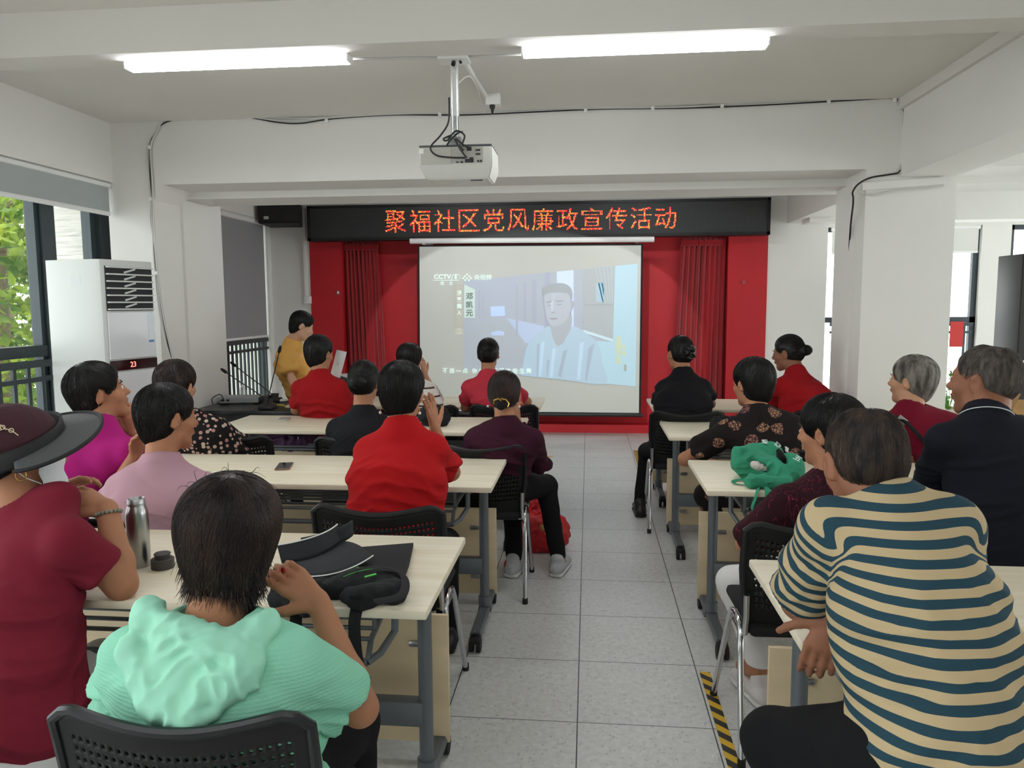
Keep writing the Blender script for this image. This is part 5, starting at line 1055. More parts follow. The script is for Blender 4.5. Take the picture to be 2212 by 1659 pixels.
# ---- striped polo
hn = dict(d=(-.25, .0, -.95), back=(-.3, -.9, .1), thumb=(-.75, .3, -.2), curl=(.35, .4, .45, .5), tcurl=.6, spread=.04, s=1.05)
r, k = person('person', 'man in a tan and teal striped polo leaning on the near right table', A(1868, 1000, 1.70), 3, 18, 0, hs=1.02, hair='crop', haircol='salt', h=.0055, hh=.0038, nb=A(1905, 1095, 1.64), pv=tuple(A(2040, 1640, 1.42)), ch=A(1985, 1330, 1.54), byaw=6, tw=.80,
     sh=(A(1790, 1140, 1.62), A(2052, 1135, 1.60)), el=(A(1728, 1300, 1.78), A(2000, 1330, 1.80)), wr=(A(1880, 1290, 1.95), A(1800, 1330, 1.70)), sleeve=.80, shirt=stripes, collar=CL['collar_teal'], stripe=-.05, trouser=CL['trousers_black'], skin='c', plump=1.1, arm=1.1,
     hands=[dict(d=(.9, .3, -.1), back=(0, -.2, 1), thumb=(0, 1, .2), curl=(.4, .4, .4, .4)), hn], ns=5000, slen=.022, srad=.0005, shoes=(blackshoe, rubber), kn=[A(1672, 1600, 1.62), (1.05, 1.72, .52)], an=[(.62, 1.45, .09), (1.05, 1.6, .09)], loose=.02, hem=-.12, neckr=.058, wrinkle=1.0)
P['stripe'] = (r, k)
# ---- grey hair, crossbody strap
r, k = person('person', 'grey-haired person in a wine-red shirt with a black crossbody strap', A(1970, 822, 4.22), 48, -2, 0, hs=1.08, hair='short', haircol='grey', nb=A(1965, 888, 4.16), pv=(2.14, 4.08, .57), byaw=20,
     sh=(A(1905, 915, 4.12), A(2030, 915, 4.2)), sleeve=.75, shirt=CL['shirt_wine'], trouser=CL['trousers_grey'], skin='a', ns=3000, srad=.0012, plump=1.05, shoes=(blackshoe, rubber))
Yb2 = 4.0; pts = smooth_path([A(1922, 896, 4.12), A(1938, 902, 4.05), A(1960, 915, Yb2+.005), A(2000, 960, Yb2-.005), A(2022, 1000, Yb2)]); MB().tube([tuple(p_-Vector(k['base'])) for p_ in pts], .021, 8, flat=.25).build('bag_strap', CL['trousers_black'], r)
c = A(1948, 908, 4.02)-k['base']; MB().rbox(c, (.05, .008, .036), (0, R(40), 0), .003).build('strap_buckle', steel, r)
# ---- navy polo
r, k = person('person', 'man in a navy polo with cropped grey hair, nearest the black cabinet', A(2126, 822, 2.92), 44, 0, 0, hs=1.12, hair='crop', haircol='stub', nb=A(2130, 905, 2.84), pv=(1.58, 2.76, .57), byaw=12,
     sh=(A(2038, 950, 2.80), A(2232, 950, 2.86)), el=(A(2005, 1050, 3.02), A(2290, 1060, 3.05)), wr=(A(2060, 1055, 3.3), A(2180, 1050, 3.3)), sleeve=.85, shirt=CL['polo_navy'], collar=CL['polo_navy'], trouser=CL['trousers_grey'], skin='c', ns=3500, slen=.02, srad=.0006, plump=1.15, h=.008, shoes=(blackshoe, rubber), neckr=.058)

nb_, hc_ = k['nb']-k['base'], k['hc']-k['base']; ax_ = unit(hc_-nb_); e1 = unit(np.cross(ax_, k['fb'])); e2 = np.cross(ax_, e1)
MB().tube([tuple(nb_+ax_*.006+(e1*math.cos(t_)+e2*math.sin(t_))*.086) for t_ in np.linspace(0, 6.283, 40)], .0018, 6).build('collar_stripe', mat('white_collar_stripe', (220, 222, 224), .7), r)
# ================================================================= the picture on the screen
def z5(x, y): return (900+x/4.424, 560+y/4.424)
def pic(name, pts, col, em, lay, estr=1):
    col = tuple(int(c_+(214-c_)*.5) if c_ < 214 else c_ for c_ in col)
    m = mat('picture_'+name+'_%d_%d_%d' % tuple(col), col, .85)
    b = bsdf(m); b.inputs['Emission Color'].default_value = (*em, 1); b.inputs['Emission Strength'].default_value = estr
    d = -.0012*lay-.001; P_ = [sp_(*z5(x, y), d) for x, y in pts]
    return MB().prism(P_, (0, .0006, 0)).build('picture_'+name, m, scr, False)
base_c = (204, 207, 203)
pic('background', [(450, 205), (2112, 42), (2092, 1215), (1000, 1112), (450, 1060)], (192, 199, 206), (.0, .015, .05), 1)
pic('corridor_ceiling', [(500, 215), (1000, 175), (845, 440), (705, 440), (570, 290)], (190, 198, 212), (0, .01, .05), 2)
pic('corridor_floor', [(452, 700), (700, 600), (850, 600), (1040, 800), (1010, 1108), (452, 1056)], (190, 200, 208), (0, .01, .03), 2)
pic('corridor_glow', [(705, 452), (840, 448), (845, 540), (712, 545)], (196, 212, 236), (.05, .12, .3), 3)
pic('floor_glow', [(710, 700), (780, 680), (840, 695), (835, 728), (720, 728)], (200, 212, 230), (.04, .1, .2), 3)
for i, (x0, x1, y0, y1) in enumerate(((590, 603, 300, 560), (630, 640, 330, 550), (1020, 1050, 230, 590), (1100, 1145, 205, 605), (1225, 1275, 130, 640), (950, 968, 250, 720))): pic('wall_post', [(x0, y0), (x1, y0-6), (x1, y1), (x0, y1)], (180, 190, 210), (0, .0, .03), 3)
pic('bright_wall', [(1340, 118), (1500, 104), (1500, 700), (1340, 640)], (206, 214, 236), (.12, .18, .34), 3)
pic('bright_wall', [(860, 560), (1220, 640), (1220, 800), (1040, 800)], (196, 208, 226), (.03, .07, .14), 2)
pic('window_panel', [(1600, 95), (1897, 64), (1875, 760), (1590, 672)], (186, 194, 196), (0, .01, .02), 4)
pic('window_light', [(1715, 230), (1790, 225), (1790, 410), (1712, 410)], (190, 206, 216), (.0, .06, .1), 5)
for k_ in range(5): pic('window_curtain', [(1700+k_*38, 88-k_*4), (1716+k_*38, 86-k_*4), (1790+k_*22, 420), (1778+k_*22, 420)], (190, 198, 204), (.02, .05, .06), 5)
pic('window_rail', [(1600, 430), (1880, 428), (1880, 440), (1600, 445)], (172, 180, 186), (0, 0, 0), 6)
pic('window_sill', [(1590, 672), (1875, 762), (1875, 790), (1590, 700)], (206, 220, 224), (.1, .16, .2), 5)
pic('right_wall', [(1897, 64), (2112, 42), (2092, 1215), (1790, 1186), (1700, 780), (1875, 790)], (190, 212, 218), (.02, .12, .17), 4)
def blob(pts, n=6): return [tuple(p[:2]) for p in smooth_path([(x, y, 0) for x, y in pts]+[(pts[0][0], pts[0][1], 0)], n)][:-1]
pic('shirt', blob([(1000, 1110), (1050, 850), (1130, 730), (1270, 640), (1330, 760), (1400, 800), (1480, 640), (1640, 720), (1740, 820), (1780, 1000), (1800, 1188), (1400, 1150)]), (188, 207, 218), (.02, .08, .13), 7)
for a in ([(1150, 820), (1175, 800), (1160, 1120), (1150, 1120)], [(1640, 850), (1700, 800), (1625, 1160), (1610, 1160)], [(1400, 880), (1440, 860), (1380, 1130), (1350, 1110)], [(1250, 960), (1270, 960), (1250, 1120), (1240, 1120)]): pic('shirt_fold', a, (172, 194, 208), (0, .02, .06), 8)
for a in ([(1190, 800), (1225, 780), (1190, 1120), (1165, 1120)], [(1300, 850), (1330, 850), (1300, 1130), (1270, 1130)], [(1560, 800), (1600, 790), (1560, 1150), (1530, 1150)]): pic('shirt_light', a, (196, 214, 226), (.06, .14, .2), 8)
pic('neck', blob([(1265, 560), (1460, 500), (1480, 640), (1420, 760), (1350, 830), (1300, 740)]), (178, 184, 194), (.02, .03, .04), 8)
pic('ear', blob([(1465, 410), (1500, 400), (1500, 450), (1470, 520), (1455, 500)]), (176, 180, 192), (.02, .02, .04), 8)
pic('face', blob([(1215, 330), (1330, 280), (1455, 330), (1475, 440), (1455, 540), (1400, 610), (1310, 640), (1260, 600), (1230, 500)]), (194, 198, 208), (.03, .05, .07), 9)
pic('hair', blob([(1205, 360), (1215, 280), (1290, 236), (1400, 230), (1470, 270), (1490, 340), (1475, 420), (1462, 350), (1410, 320), (1280, 320), (1228, 340)]), (168, 178, 182), (0, 0, .01), 10)
for a in ([(1240, 408), (1290, 400), (1290, 410), (1242, 418)], [(1330, 398), (1400, 392), (1400, 402), (1332, 408)], [(1250, 438), (1285, 436), (1283, 446), (1252, 446)], [(1340, 430), (1385, 424), (1384, 436), (1342, 438)], [(1270, 560), (1350, 560), (1345, 572), (1310, 580), (1272, 572)], [(1285, 500), (1330, 508), (1325, 516), (1290, 510)]): pic('face_line', a, (160, 160, 174), (0, 0, 0), 11)
for a in ([(1295, 330), (1302, 330), (1308, 380), (1300, 380)], [(1318, 335), (1325, 335), (1322, 385), (1314, 385)], [(1275, 400), (1310, 395), (1300, 500), (1290, 500)]): pic('face_light', a, (206, 208, 218), (.08, .1, .14), 11)
pic('title_strip', [(360, 238), (450, 238), (450, 655), (365, 655)], (196, 192, 182), (.02, .02, .0), 6)
pic('name_plate', [(454, 240), (558, 290), (558, 560), (454, 560)], (206, 216, 212), (.10, .16, .14), 6)
for dy in (0, 28): pic('chevron', [(368, 690+dy-10), (407, 650+dy), (445, 690+dy-10), (445, 690+dy), (368, 690+dy)], (214, 212, 200), (.08, .08, .05), 7)
twhite = mat('projected_white_text', (222, 232, 228), .85, emit=(205, 235, 225), estr=.35); tgrey = mat('projected_grey_text', (124, 134, 134), .85); tyel = mat('projected_yellow_text', (216, 210, 160), .85, emit=(220, 205, 130), estr=.25)
def scrtext(s, x, y, hgt, m, w=None, bold=.012, name='screen_text', lay=12):
    p = sp_(*z5(x, y), -.0012*lay-.002); h_ = hgt/4.424*.00568; p = p+Vector((0, SY, 0))
    return text_mesh(s, frame(p-Vector((0, SY, 0)), (1, 0, 0), (0, 0, 1)), m, name, scr, h=h_, w=(w/4.424*.00568 if w else None), bold=bold, thick=.0003)
scrtext('CCTV', 168, 190, 42, twhite, 160, .03, 'channel_logo'); scrtext('1', 368, 190, 40, twhite, 16, .02, 'channel_logo')
for a, b_ in ((160, 330), (330, 405)): pic('logo_line', [(a, 199), (b_, 199), (b_, 204), (a, 204)], (222, 232, 228), (.2, .3, .26), 12)
ring = [(350, 145), (400, 143), (418, 160), (420, 180), (404, 199)]
for p0, p1 in zip(ring[:-1], ring[1:]):
    pic('logo_line', [(p0[0], p0[1]), (p1[0], p1[1]), (p1[0]-3, p1[1]+4), (p0[0]-1, p0[1]+4)], (222, 232, 228), (.2, .3, .26), 12)
pic('logo_line', [(350, 145), (355, 145), (334, 200), (329, 200)], (222, 232, 228), (.2, .3, .26), 12)
scrtext('综', 230, 248, 36, twhite, 34, .012, 'channel_name'); scrtext('合', 312, 248, 36, twhite, 36, .012, 'channel_name'); scrtext('央视频', 552, 200, 50, twhite, 162, .012, 'app_name')
for x, y in ((484, 145), (462, 163), (506, 163), (447, 182), (484, 182), (521, 182), (466, 200), (502, 200)): pic('logo_dot', [(x+9*math.cos(t), y+9*math.sin(t)) for t in np.linspace(0, 5.5, 8)], (222, 232, 228), (.2, .3, .26), 12)
for i, c in enumerate('涉案商人'): scrtext(c, 388, 345+i*63, 46, twhite, 42, .02, 'caption_character')
for i, c in enumerate('邓凯元'): scrtext(c, 474, 385+i*80, 60, tgrey, 64, .02, 'name_character')
for i, c in enumerate('不送一点'): scrtext(c, 250+i*63.5, 1088 if c != '一' else 1070, 48 if c != '一' else 7, twhite, 50, .02, 'subtitle_character')
for i, c in enumerate('你也做不了这些生意'): scrtext(c, 530+i*64.5, 1090, 48, twhite, 50, .02, 'subtitle_character')
for i, c in enumerate('清理围猎污染源'): scrtext(c, 1905, 772+i*38, 34, tyel, 42, .012, 'programme_title_character')
for i, c in enumerate('第三集'): scrtext(c, 1960, 850+i*35, 30, tyel, 34, .012, 'episode_character')
pic('seal_mark', [(1982, 1005), (2004, 1005), (2004, 1068), (1982, 1068)], (176, 190, 176), (0, 0, 0), 6)
# ================================================================= wall fittings
sw = thing('wall_switch', 'white switch box at the left edge of the red wall above the man in yellow', 'switch', at(666, 648, Y=9.28))
MB().box(-.045, .045, -.03, .0, -.045, .045, .004).build('switch_plate', white_pl, sw); MB().box(-.02, .02, -.034, -.03, -.02, .02, .002).build('rocker', white_pl, sw)
sw = thing('wall_switch', 'small white doorbell-size switch on the red pillar beside the left curtain', 'switch', at(731, 632, Y=9.28))
MB().box(-.022, .022, -.012, 0, -.03, .03, .003).build('switch_plate', mat('faded_red_plate', (170, 70, 74), .5), sw); MB().box(-.012, .012, -.016, -.012, -.014, .014, .002).build('rocker', white_pl, sw)
a0 = at(656, 444, Y=9.28); tag(MB().box(a0.x-.016, a0.x+.016, 9.255, 9.3, 1.60, 2.75).build('cable_duct', wall_m), 'vertical white cable duct left of the LED sign', 'cable duct')
sp0 = thing('loudspeaker', 'black loudspeaker hung high on the wall left of the LED sign', 'loudspeaker', at(600, 463, Y=8.85))
b = bmesh.new(); v = [b.verts.new(p) for p in ((-.25, 0, -.10), (.25, 0, -.10), (.20, .26, -.13), (-.2, .26, -.13), (-.25, 0, .13), (.25, 0, .13), (.2, .26, .13), (-.2, .26, .13), (0, .03, -.115))]
for f in ((4, 5, 6, 7), (0, 1, 5, 4), (1, 2, 6, 5), (2, 3, 7, 6), (3, 0, 4, 7), (3, 2, 1, 0)): b.faces.new([v[i] for i in f])
b.verts.remove(v[8]); bmesh.ops.bevel(b, geom=b.edges[:], offset=.008, segments=2, affect='EDGES'); MB()._add(b).build('cabinet', mat('speaker_black_vinyl', (22, 23, 25), .6, bump=.3, bscale=400), sp0)
MB().box(-.235, .235, -.008, .0, -.085, .115, .003).build('grille', mat('speaker_grille', (16, 16, 18), .5, bump=.6, bscale=900), sp0)
MB().box(-.17, -.11, -.011, -.008, -.055, -.02, .001).build('badge', mat('badge_silver', (190, 192, 190), .4), sp0)
MB().box(-.04, .04, .24, .44, -.04, .04).build('wall_bracket', black_pl, sp0)
tag(MB().box(-.02, .02, 0, .02, -.02, .02).build('crumbled_plaster_patch', mat('faded_red_plate', (1, 1, 1))), 'pale worn patch on the red pillar right of the screen', 'wall mark').location = at(1607, 610, Y=9.267)
# ================================================================= floor tape
def tape_mat(n_, a):
    m = mat(n_, (220, 180, 40), .5); n = m.node_tree; tc = n.nodes.new('ShaderNodeTexCoord'); sp = n.nodes.new('ShaderNodeSeparateXYZ'); n.links.new(tc.outputs['Object'], sp.inputs[0])
    f = nmath(n, 'LESS_THAN', nmath(n, 'FRACT', nmath(n, 'DIVIDE', nmath(n, 'ADD', sp.outputs[1], nmath(n, 'MULTIPLY', sp.outputs[0], 1.0)), .088)), .5); n.links.new(nmix(n, f, srgb(40, 40, 40), srgb(212, 170, 36)), bsdf(m).inputs['Base Color']); return m
tm = tape_mat('hazard_tape', 0)
o = tag(MB().box(-.022, .022, -.6, 1.0, .0005, .002).build('floor_tape', tm), 'black and yellow hazard tape on the floor at the near right of the aisle', 'floor tape'); p = at(1520, 1452, Z=0); o.location = (.535, p.y-1.0, 0)
o = tag(MB().box(-.025, .025, 0, .9, .0005, .002).build('floor_tape', tm), 'short black and yellow hazard tape on the far aisle floor by the first right chair', 'floor tape'); p = at(1368, 968, Z=0); q = at(1385, 1012, Z=0); o.location = (q.x, q.y, 0)
o = tag(MB().box(-.05, .05, -.03, .03, .0005, .002).build('floor_tape', mat('yellow_tape', (205, 175, 70), .5)), 'small yellow tape scrap on the floor beside the first left table', 'floor tape'); o.location = at(1184, 986, Z=0)
# ================================================================= things on the tables
TZc = TZ
fl_ = at(302, 1222, Z=TZ); t = thing('steel_flask', 'open brushed steel vacuum flask standing on the near left table', 'flask', (fl_.x, fl_.y, TZ))
MB().lathe([(.030, 0), (.033, .004), (.033, .165), (.031, .178), (.027, .188), (.026, .192)], n=32).build('flask_body', steel, t)
MB().lathe([(.026, .190), (.0255, .212), (.024, .214), (.0225, .212), (.0225, .15)], n=32).lathe([(.0275, .196), (.0275, .199)], n=24).build('flask_neck', mat('satin_steel_neck', (176, 178, 178), .38, metal=1), t)
lp = at(352, 1226, Z=TZ); t = thing('flask_lid', 'dark flask lid lying beside the steel flask on the near left table', 'lid', (lp.x, lp.y, TZ))
MB().lathe([(.033, 0), (.034, .003), (.034, .028), (.031, .031)], n=28).build('lid_base', mat('dark_grey_lid', (62, 60, 58), .5), t); MB().lathe([(.022, .031), (.022, .045), (.018, .047)], n=24).tube([(0.022*math.cos(a), .022*math.sin(a), .044) for a in np.linspace(0, 6.28, 20)], .003, 6).build('lid_cap', MATS['dark_grey_lid'], t)
def phone(label, pts, m, cover=None):
    P_ = [Vector(at(x, y, Z=TZ)) for x, y in pts]; c = sum(P_, Vector())/4; t = thing('mobile_phone', label, 'phone', c); e1 = (P_[1]-P_[0]).normalized(); ang = math.atan2(e1.y, e1.x)
    t.rotation_euler = (0, 0, ang); L_ = .15; W_ = .072
    MB().box(-L_/2, L_/2, -W_/2, W_/2, .001, .009, .003).build('phone_case', m, t); MB().box(-L_/2+.003, L_/2-.003, -W_/2+.003, W_/2-.003, .009, .0095).build('phone_screen', cover or mat('phone_glass', (26, 26, 28), .06), t); return t
phone('dark phone lying on the second table left of the aisle', [(587, 1020), (603, 999), (641, 998), (624, 1021)], mat('phone_bronze', (150, 120, 104), .35, metal=.6))
phone('phone in a pale grey cover lying on the third table left of the aisle', [(588, 914), (603, 901), (640, 899), (622, 913)], mat('phone_pale_cover', (196, 190, 176), .6), mat('phone_grey_flap', (164, 160, 158), .6))
# black tote, visor cap
tote_m = mat('black_tote_canvas', (15, 16, 20), .9, bump=.4, bscale=380)
def at2(x, y, z): return np.array(at(x, y, Z=z))
c = at2(760, 1240, TZ); t = thing('tote_bag', 'black canvas tote bag slumped on the near left table with green print', 'bag', (c[0], c[1], TZ)); bc = np.array([c[0], c[1], TZ])
F_ = Field(); F_.econe(at2(640, 1265, TZ+.03), at2(850, 1262, TZ+.025), (.050, .030), (.06, .026), np.array([0, 1., 0]), k=.04).cone(at2(610, 1285, TZ+.035), at2(670, 1300, TZ+.035), .036, .034, k=.03).cone(at2(760, 1295, TZ+.028), at2(860, 1280, TZ+.025), .027, .025, k=.03)
F_.cut((0, 0, TZ+.001), (0, 0, -1), .003); sculpt('bag_body', F_, .005, tote_m, t, bc, .018, 24)
MB().prism([tuple(at2(x, y, z)-bc) for x, y, z in ((700, 1206, TZ+.030), (770, 1190, TZ+.016), (893, 1180, TZ+.006), (884, 1222, TZ+.008), (866, 1272, TZ+.03), (700, 1250, TZ+.045))], (0, 0, .012)).build('bag_corner', tote_m, t)
def strap(pts, name, m, par, base, w=.012, n=6): 
    P_ = smooth_path([tuple(np.array(p)-base) for p in pts], n); o = MB().tube(P_, w, 6, flat=.18).build(name, m, par); return o
ye = at2(780, 1318, TZ)[1]-.02
strap([at2(700, 1262, TZ+.07), at2(760, 1232, TZ+.085), at2(830, 1226, TZ+.07), at2(872, 1245, TZ+.055), at2(868, 1285, TZ+.05), at2(810, 1300, TZ+.06)], 'bag_handle', tote_m, t, bc)
for x in (648, 776): 
    p = at2(x, 1312, TZ); strap([at2(x-8, 1285, TZ+.06), (p[0], ye+.02, TZ+.012), (p[0], ye-.008, TZ-.03), (p[0]+.004, ye-.004, TZ-.13), (p[0]+.02, ye+.01, TZ-.19)], 'bag_handle', tote_m, t, bc, .016)
gp = mat('green_print', (96, 210, 88), .6)
for k_ in range(4): MB().tube([tuple(at2(742+i*11, 1243-i*3-k_*3+((i-3)**2)*.3, TZ+.062)-bc) for i in range(7-k_)], .0011, 5).build('green_print', gp, t)
MB().tube([tuple(at2(788, 1246, TZ+.066)-bc), tuple(at2(812, 1240, TZ+.066)-bc)], .003, 5).build('green_print', gp, t)
c = at2(700, 1190, TZ+.06); t = thing('sun_visor', 'black sun visor with white piping lying on the black tote', 'visor', (c[0], c[1], TZ)); bc = np.array([c[0], c[1], TZ])
vm = mat('navy_black_visor', (20, 23, 30), .75, bump=.2, bscale=400); Bl = lambda u: np.array([(1-u)**2*a+2*u*(1-u)*b_+u*u*d_ for a, b_, d_ in zip(at2(608, 1215, TZ+.055), at2(690, 1215, TZ+.07), at2(738, 1168, TZ+.075))])
def bandf(u, v): p = Bl(u); return tuple(p+np.array([-.012*v, .030*v*math.sin(u*3.14), .052*v])-bc)
m = MB(); m.grid(bandf, 24, 5); o = m.build('visor_band', vm, t); md = o.modifiers.new('s', 'SOLIDIFY'); md.thickness = .005
m = MB(); m.tube([bandf(i/24, 1) for i in range(25)], .0022, 6); m.build('white_piping', mat('white_piping', (228, 228, 224), .7), o)
Q = [at2(622, 1240, TZ+.05), at2(720, 1262, TZ+.07), at2(806, 1200, TZ+.058)]
Qc = lambda u: (1-u)**2*Q[0]+2*u*(1-u)*Q[1]+u*u*Q[2]
def brf(u, v): a = Bl(u); b_ = Qc(u); return tuple(a+(b_-a)*v+np.array([0, 0, .012*math.sin(v*3.14)])-bc)
m = MB(); m.grid(brf, 24, 8); o = m.build('visor_brim', vm, t); md = o.modifiers.new('s', 'SOLIDIFY'); md.thickness = .004
m = MB(); m.tube([brf(i/24, 1) for i in range(25)], .002, 6); m.build('white_piping', MATS['white_piping'], o)
m = MB(); m.grid(lambda u, v: tuple(Bl(u*.9+.05)+np.array([.02+.0*v, .075+.03*math.sin(u*3.14), .0+.05*v])-bc), 16, 4); o = m.build('visor_back_strap', vm, t); md = o.modifiers.new('s', 'SOLIDIFY'); md.thickness = .004
# green cloth bag
c = at2(1650, 1010, TZ); t = thing('cloth_bag', 'crumpled green cloth bag with white characters and loose straps on a right table', 'bag', (c[0], c[1], TZ)); bc = np.array([c[0], c[1], TZ]); gm = mat('green_canvas', (46, 142, 108), .85, bump=.3, bscale=300, var=.06, vscale=(20, 20, 20))
F_ = Field(); F_.econe(at2(1618, 1000, TZ+.07), at2(1700, 1022, TZ+.05), (.075, .070), (.060, .052), np.array([0, 1., 0]), k=.05).ell(at2(1650, 985, TZ+.09)+np.array([0, .02, 0]), (.10, .05, .06), None, k=.05).ell(at2(1598, 985, TZ+.11), (.030, .035, .040), None, k=.06).ell(at2(1712, 1010, TZ+.07), (.05, .06, .055), None, k=.05).cone(at2(1625, 1040, TZ+.03), at2(1700, 1044, TZ+.025), .030, .026, k=.05)
F_.cut((0, 0, TZ+.001), (0, 0, -1), .003)
def surf(F, x, y, t0=2.8):
    p = np.array(CAMP); d_ = unit(np.array(at(x, y, Y=3.6))-p); tt = t0
    while tt < 4.6 and F.ev((p+d_*tt)[None].astype('f'))[0] > .003: tt += .003
    return p+d_*tt
s1, s2 = surf(F_, 1642, 1008), surf(F_, 1690, 990)
F_.ell(s1, (.044, .04, .017), rotm(0, 0, -18), -1, .014); F_.ell(s2, (.016, .035, .042), rotm(0, 0, 22), -1, .014)
GB = F_; sculpt('bag_body', F_, .0042, gm, t, bc, .018, 20)
F_ = Field(); F_.ell(s1+np.array([0, .018, -.002]), (.040, .026, .016), rotm(0, 0, -18)); sculpt('white_cloth', F_, .0035, mat('crumpled_white_cloth', (205, 196, 190), .9), t, bc, .012, 60)
F_ = Field(); F_.ell(s2+np.array([0, .022, 0]), (.016, .024, .040), rotm(0, 0, 22)); sculpt('dark_contents', F_, .004, MATS['black_tote_canvas'], t, bc, .006, 60)
ye = 3.29
strap([at2(1668, 1042, TZ+.04), at2(1640, 1046, TZ+.012), at2(1600, 1046, TZ+.006), at2(1584, 1042, TZ+.006), at2(1596, 1036, TZ+.008), at2(1650, 1034, TZ+.03)], 'bag_handle', gm, t, bc, .010)
p = at2(1622, 1052, TZ); strap([at2(1660, 1044, TZ+.03), at2(1640, 1050, TZ+.01), (p[0]+.01, ye-.006, TZ+.004), (p[0]-.0, ye-.012, TZ-.03), (p[0]-.012, ye-.014, TZ-.07), (p[0]+.006, ye-.014, TZ-.085), (p[0]+.03, ye-.012, TZ-.05)], 'bag_handle', gm, t, bc, .010)
p = at2(1648, 1052, TZ); strap([at2(1655, 1044, TZ+.02), (p[0]+.0, ye-.006, TZ+.004), (p[0]+.002, ye-.012, TZ-.03)], 'bag_handle', gm, t, bc, .012)
wm_ = mat('white_print', (214, 226, 218), .8)
for ch_, x, y, s_, rr_ in (('园', 1640, 940, .024, -8), ('观', 1664, 944, .024, -4), ('爱', 1645, 960, .030, 6), ('心', 1672, 966, .030, 14), ('家', 1694, 976, .030, 26), ('五', 1712, 992, .028, 40)):
    p = np.array(CAMP); d_ = unit(np.array(at(x, y, Y=3.6))-p); tt = 3.0
    while tt < 4.4 and GB.ev((p+d_*tt)[None].astype('f'))[0] > .004: tt += .004
    if tt >= 4.4: continue
    q = p+d_*(tt-.006); g_ = np.array([GB.ev((q+np.eye(3)[i]*.004)[None].astype('f'))[0]-GB.ev((q-np.eye(3)[i]*.004)[None].astype('f'))[0] for i in range(3)]); g_ = unit(g_)
    xa = unit(np.cross(np.array([0, 0, 1.]), g_)); ya = np.cross(g_, xa); c_, s2 = math.cos(R(-rr_)), math.sin(R(-rr_)); xa, ya = xa*c_+ya*s2, ya*c_-xa*s2
    text_mesh(ch_, frame(tuple(q-bc+g_*.006), tuple(xa), tuple(ya)), wm_, 'printed_character', t, h=s_, bold=.02, thick=.0006)
# purple bag under the third table, dark handbags
def bag(name, label, p, size, m, seed=1, noise_=.02, strapc=None):
    p = np.array(p, float); t = thing(name, label, 'bag', tuple(p)); w_, d_, h_ = size
    F_ = Field(); F_.econe(p+np.array([-w_*.3, 0, h_*.42]), p+np.array([w_*.3, 0, h_*.38]), (d_*.5, h_*.42), (d_*.5, h_*.38), np.array([0, 1., 0]), k=.04).ell(p+np.array([0, 0, h_*.4]), (w_*.5, d_*.5, h_*.5), None, k=.05)
    F_.cut(p+np.array([0, 0, .001]), (0, 0, -1), .004); sculpt('bag_body', F_, .008, m, t, p, noise_, 18+seed); return t, p
t, p = bag('backpack', 'purple backpack with dark zips stowed on the rack under a left table', (at(628, 975, Y=5.05).x, 5.05, .585), (.36, .2, .155), mat('purple_nylon', (74, 38, 78), .6, bump=.3, bscale=200), 1, .03)
MB().tube([(-.12, -.1, .1), (-.02, -.115, .125), (.08, -.11, .1), (.14, -.09, .06)], .004, 6).build('zip', black_pl, t); MB().tube([(.1, -.112, .1), (.105, -.118, .085)], .0035, 6).build('zip_pull', steel, t)
t, p = bag('handbag', 'black handbag on the table beside the raised hand of the woman with pearl earrings', (at(935, 905, Y=4.9).x, 4.95, TZ), (.13, .12, .14), MATS['black_tote_canvas'], 2, .03)
t, p = bag('handbag', 'small black bag on the table before the woman in the floral blouse', (at(1568, 905, Y=4.85).x, 4.85, TZ), (.14, .12, .09), MATS['black_tote_canvas'], 3, .03)
p0 = at(1175, 1200, Z=0); rb_m = mat('red_nylon', (186, 22, 28), .5, bump=.3, bscale=120)
t, p = bag('drawstring_bag', 'red drawstring bag on the floor under the chair beside the aisle', (p0.x-.035, p0.y+.12, 0), (.28, .22, .30), rb_m, 5, .02)
F_ = Field(); F_.cone(p+np.array([0, 0, .2]), p+np.array([.0, .02, .40]), .08, .025, k=.05); sculpt('bag_neck', F_, .007, rb_m, t, p, .03, 30)
q = at2(1098, 1242, .0)-p; MB().tube(smooth_path([(-.10, -.06, .14), (-.14, -.14, .05), tuple(q+np.array([-.03, .16, .02])), tuple(q+np.array([0, .0, .008]))]), .011, 6, flat=.3).build('bag_strap', rb_m, t)
q = np.array(at(1172, 1140, Y=p[1]-.10))-p; F_ = Field(); F_.ell(p+q, (.022, .018, .03)).ell(p+q+np.array([.012, -.005, -.03]), (.02, .016, .02)); sculpt('keyring_charm', F_, .004, mat('plush_tan', (190, 150, 90), .9), t, p)
t, p = bag('shopping_bag', 'grey plaid bag hanging at the chair left of the dusty pink polo', (-2.17, 2.78, .60), (.24, .12, .22), mat('plaid_grey', (96, 100, 112), .7, var=.5, vscale=(50, 50, 50)), 4, .03)
MB().rbox((.07, -.07, .175), (.08, .004, .07), (.2, .2, 0)).build('blue_leaflet', mat('blue_card', (60, 140, 215), .6), t)
# ================================================================= the dark desk at the front left
dk = thing('desk', 'black desk at the front left carrying the amplifier and microphones', 'desk', (-2.56, 6.02, 0)); bw = mat('black_desk_top', (24, 25, 27), .35)
MB().box(-.52, .52, -.33, .33, .72, .75, .004).build('desktop', bw, dk); MB().box(-.50, .50, -.31, -.29, .08, .72).build('front_panel', bw, dk)
for s in (-1, 1): MB().box(s*.5-.02, s*.5+.02, -.3, .3, 0, .72).build('side_panel', bw, dk)
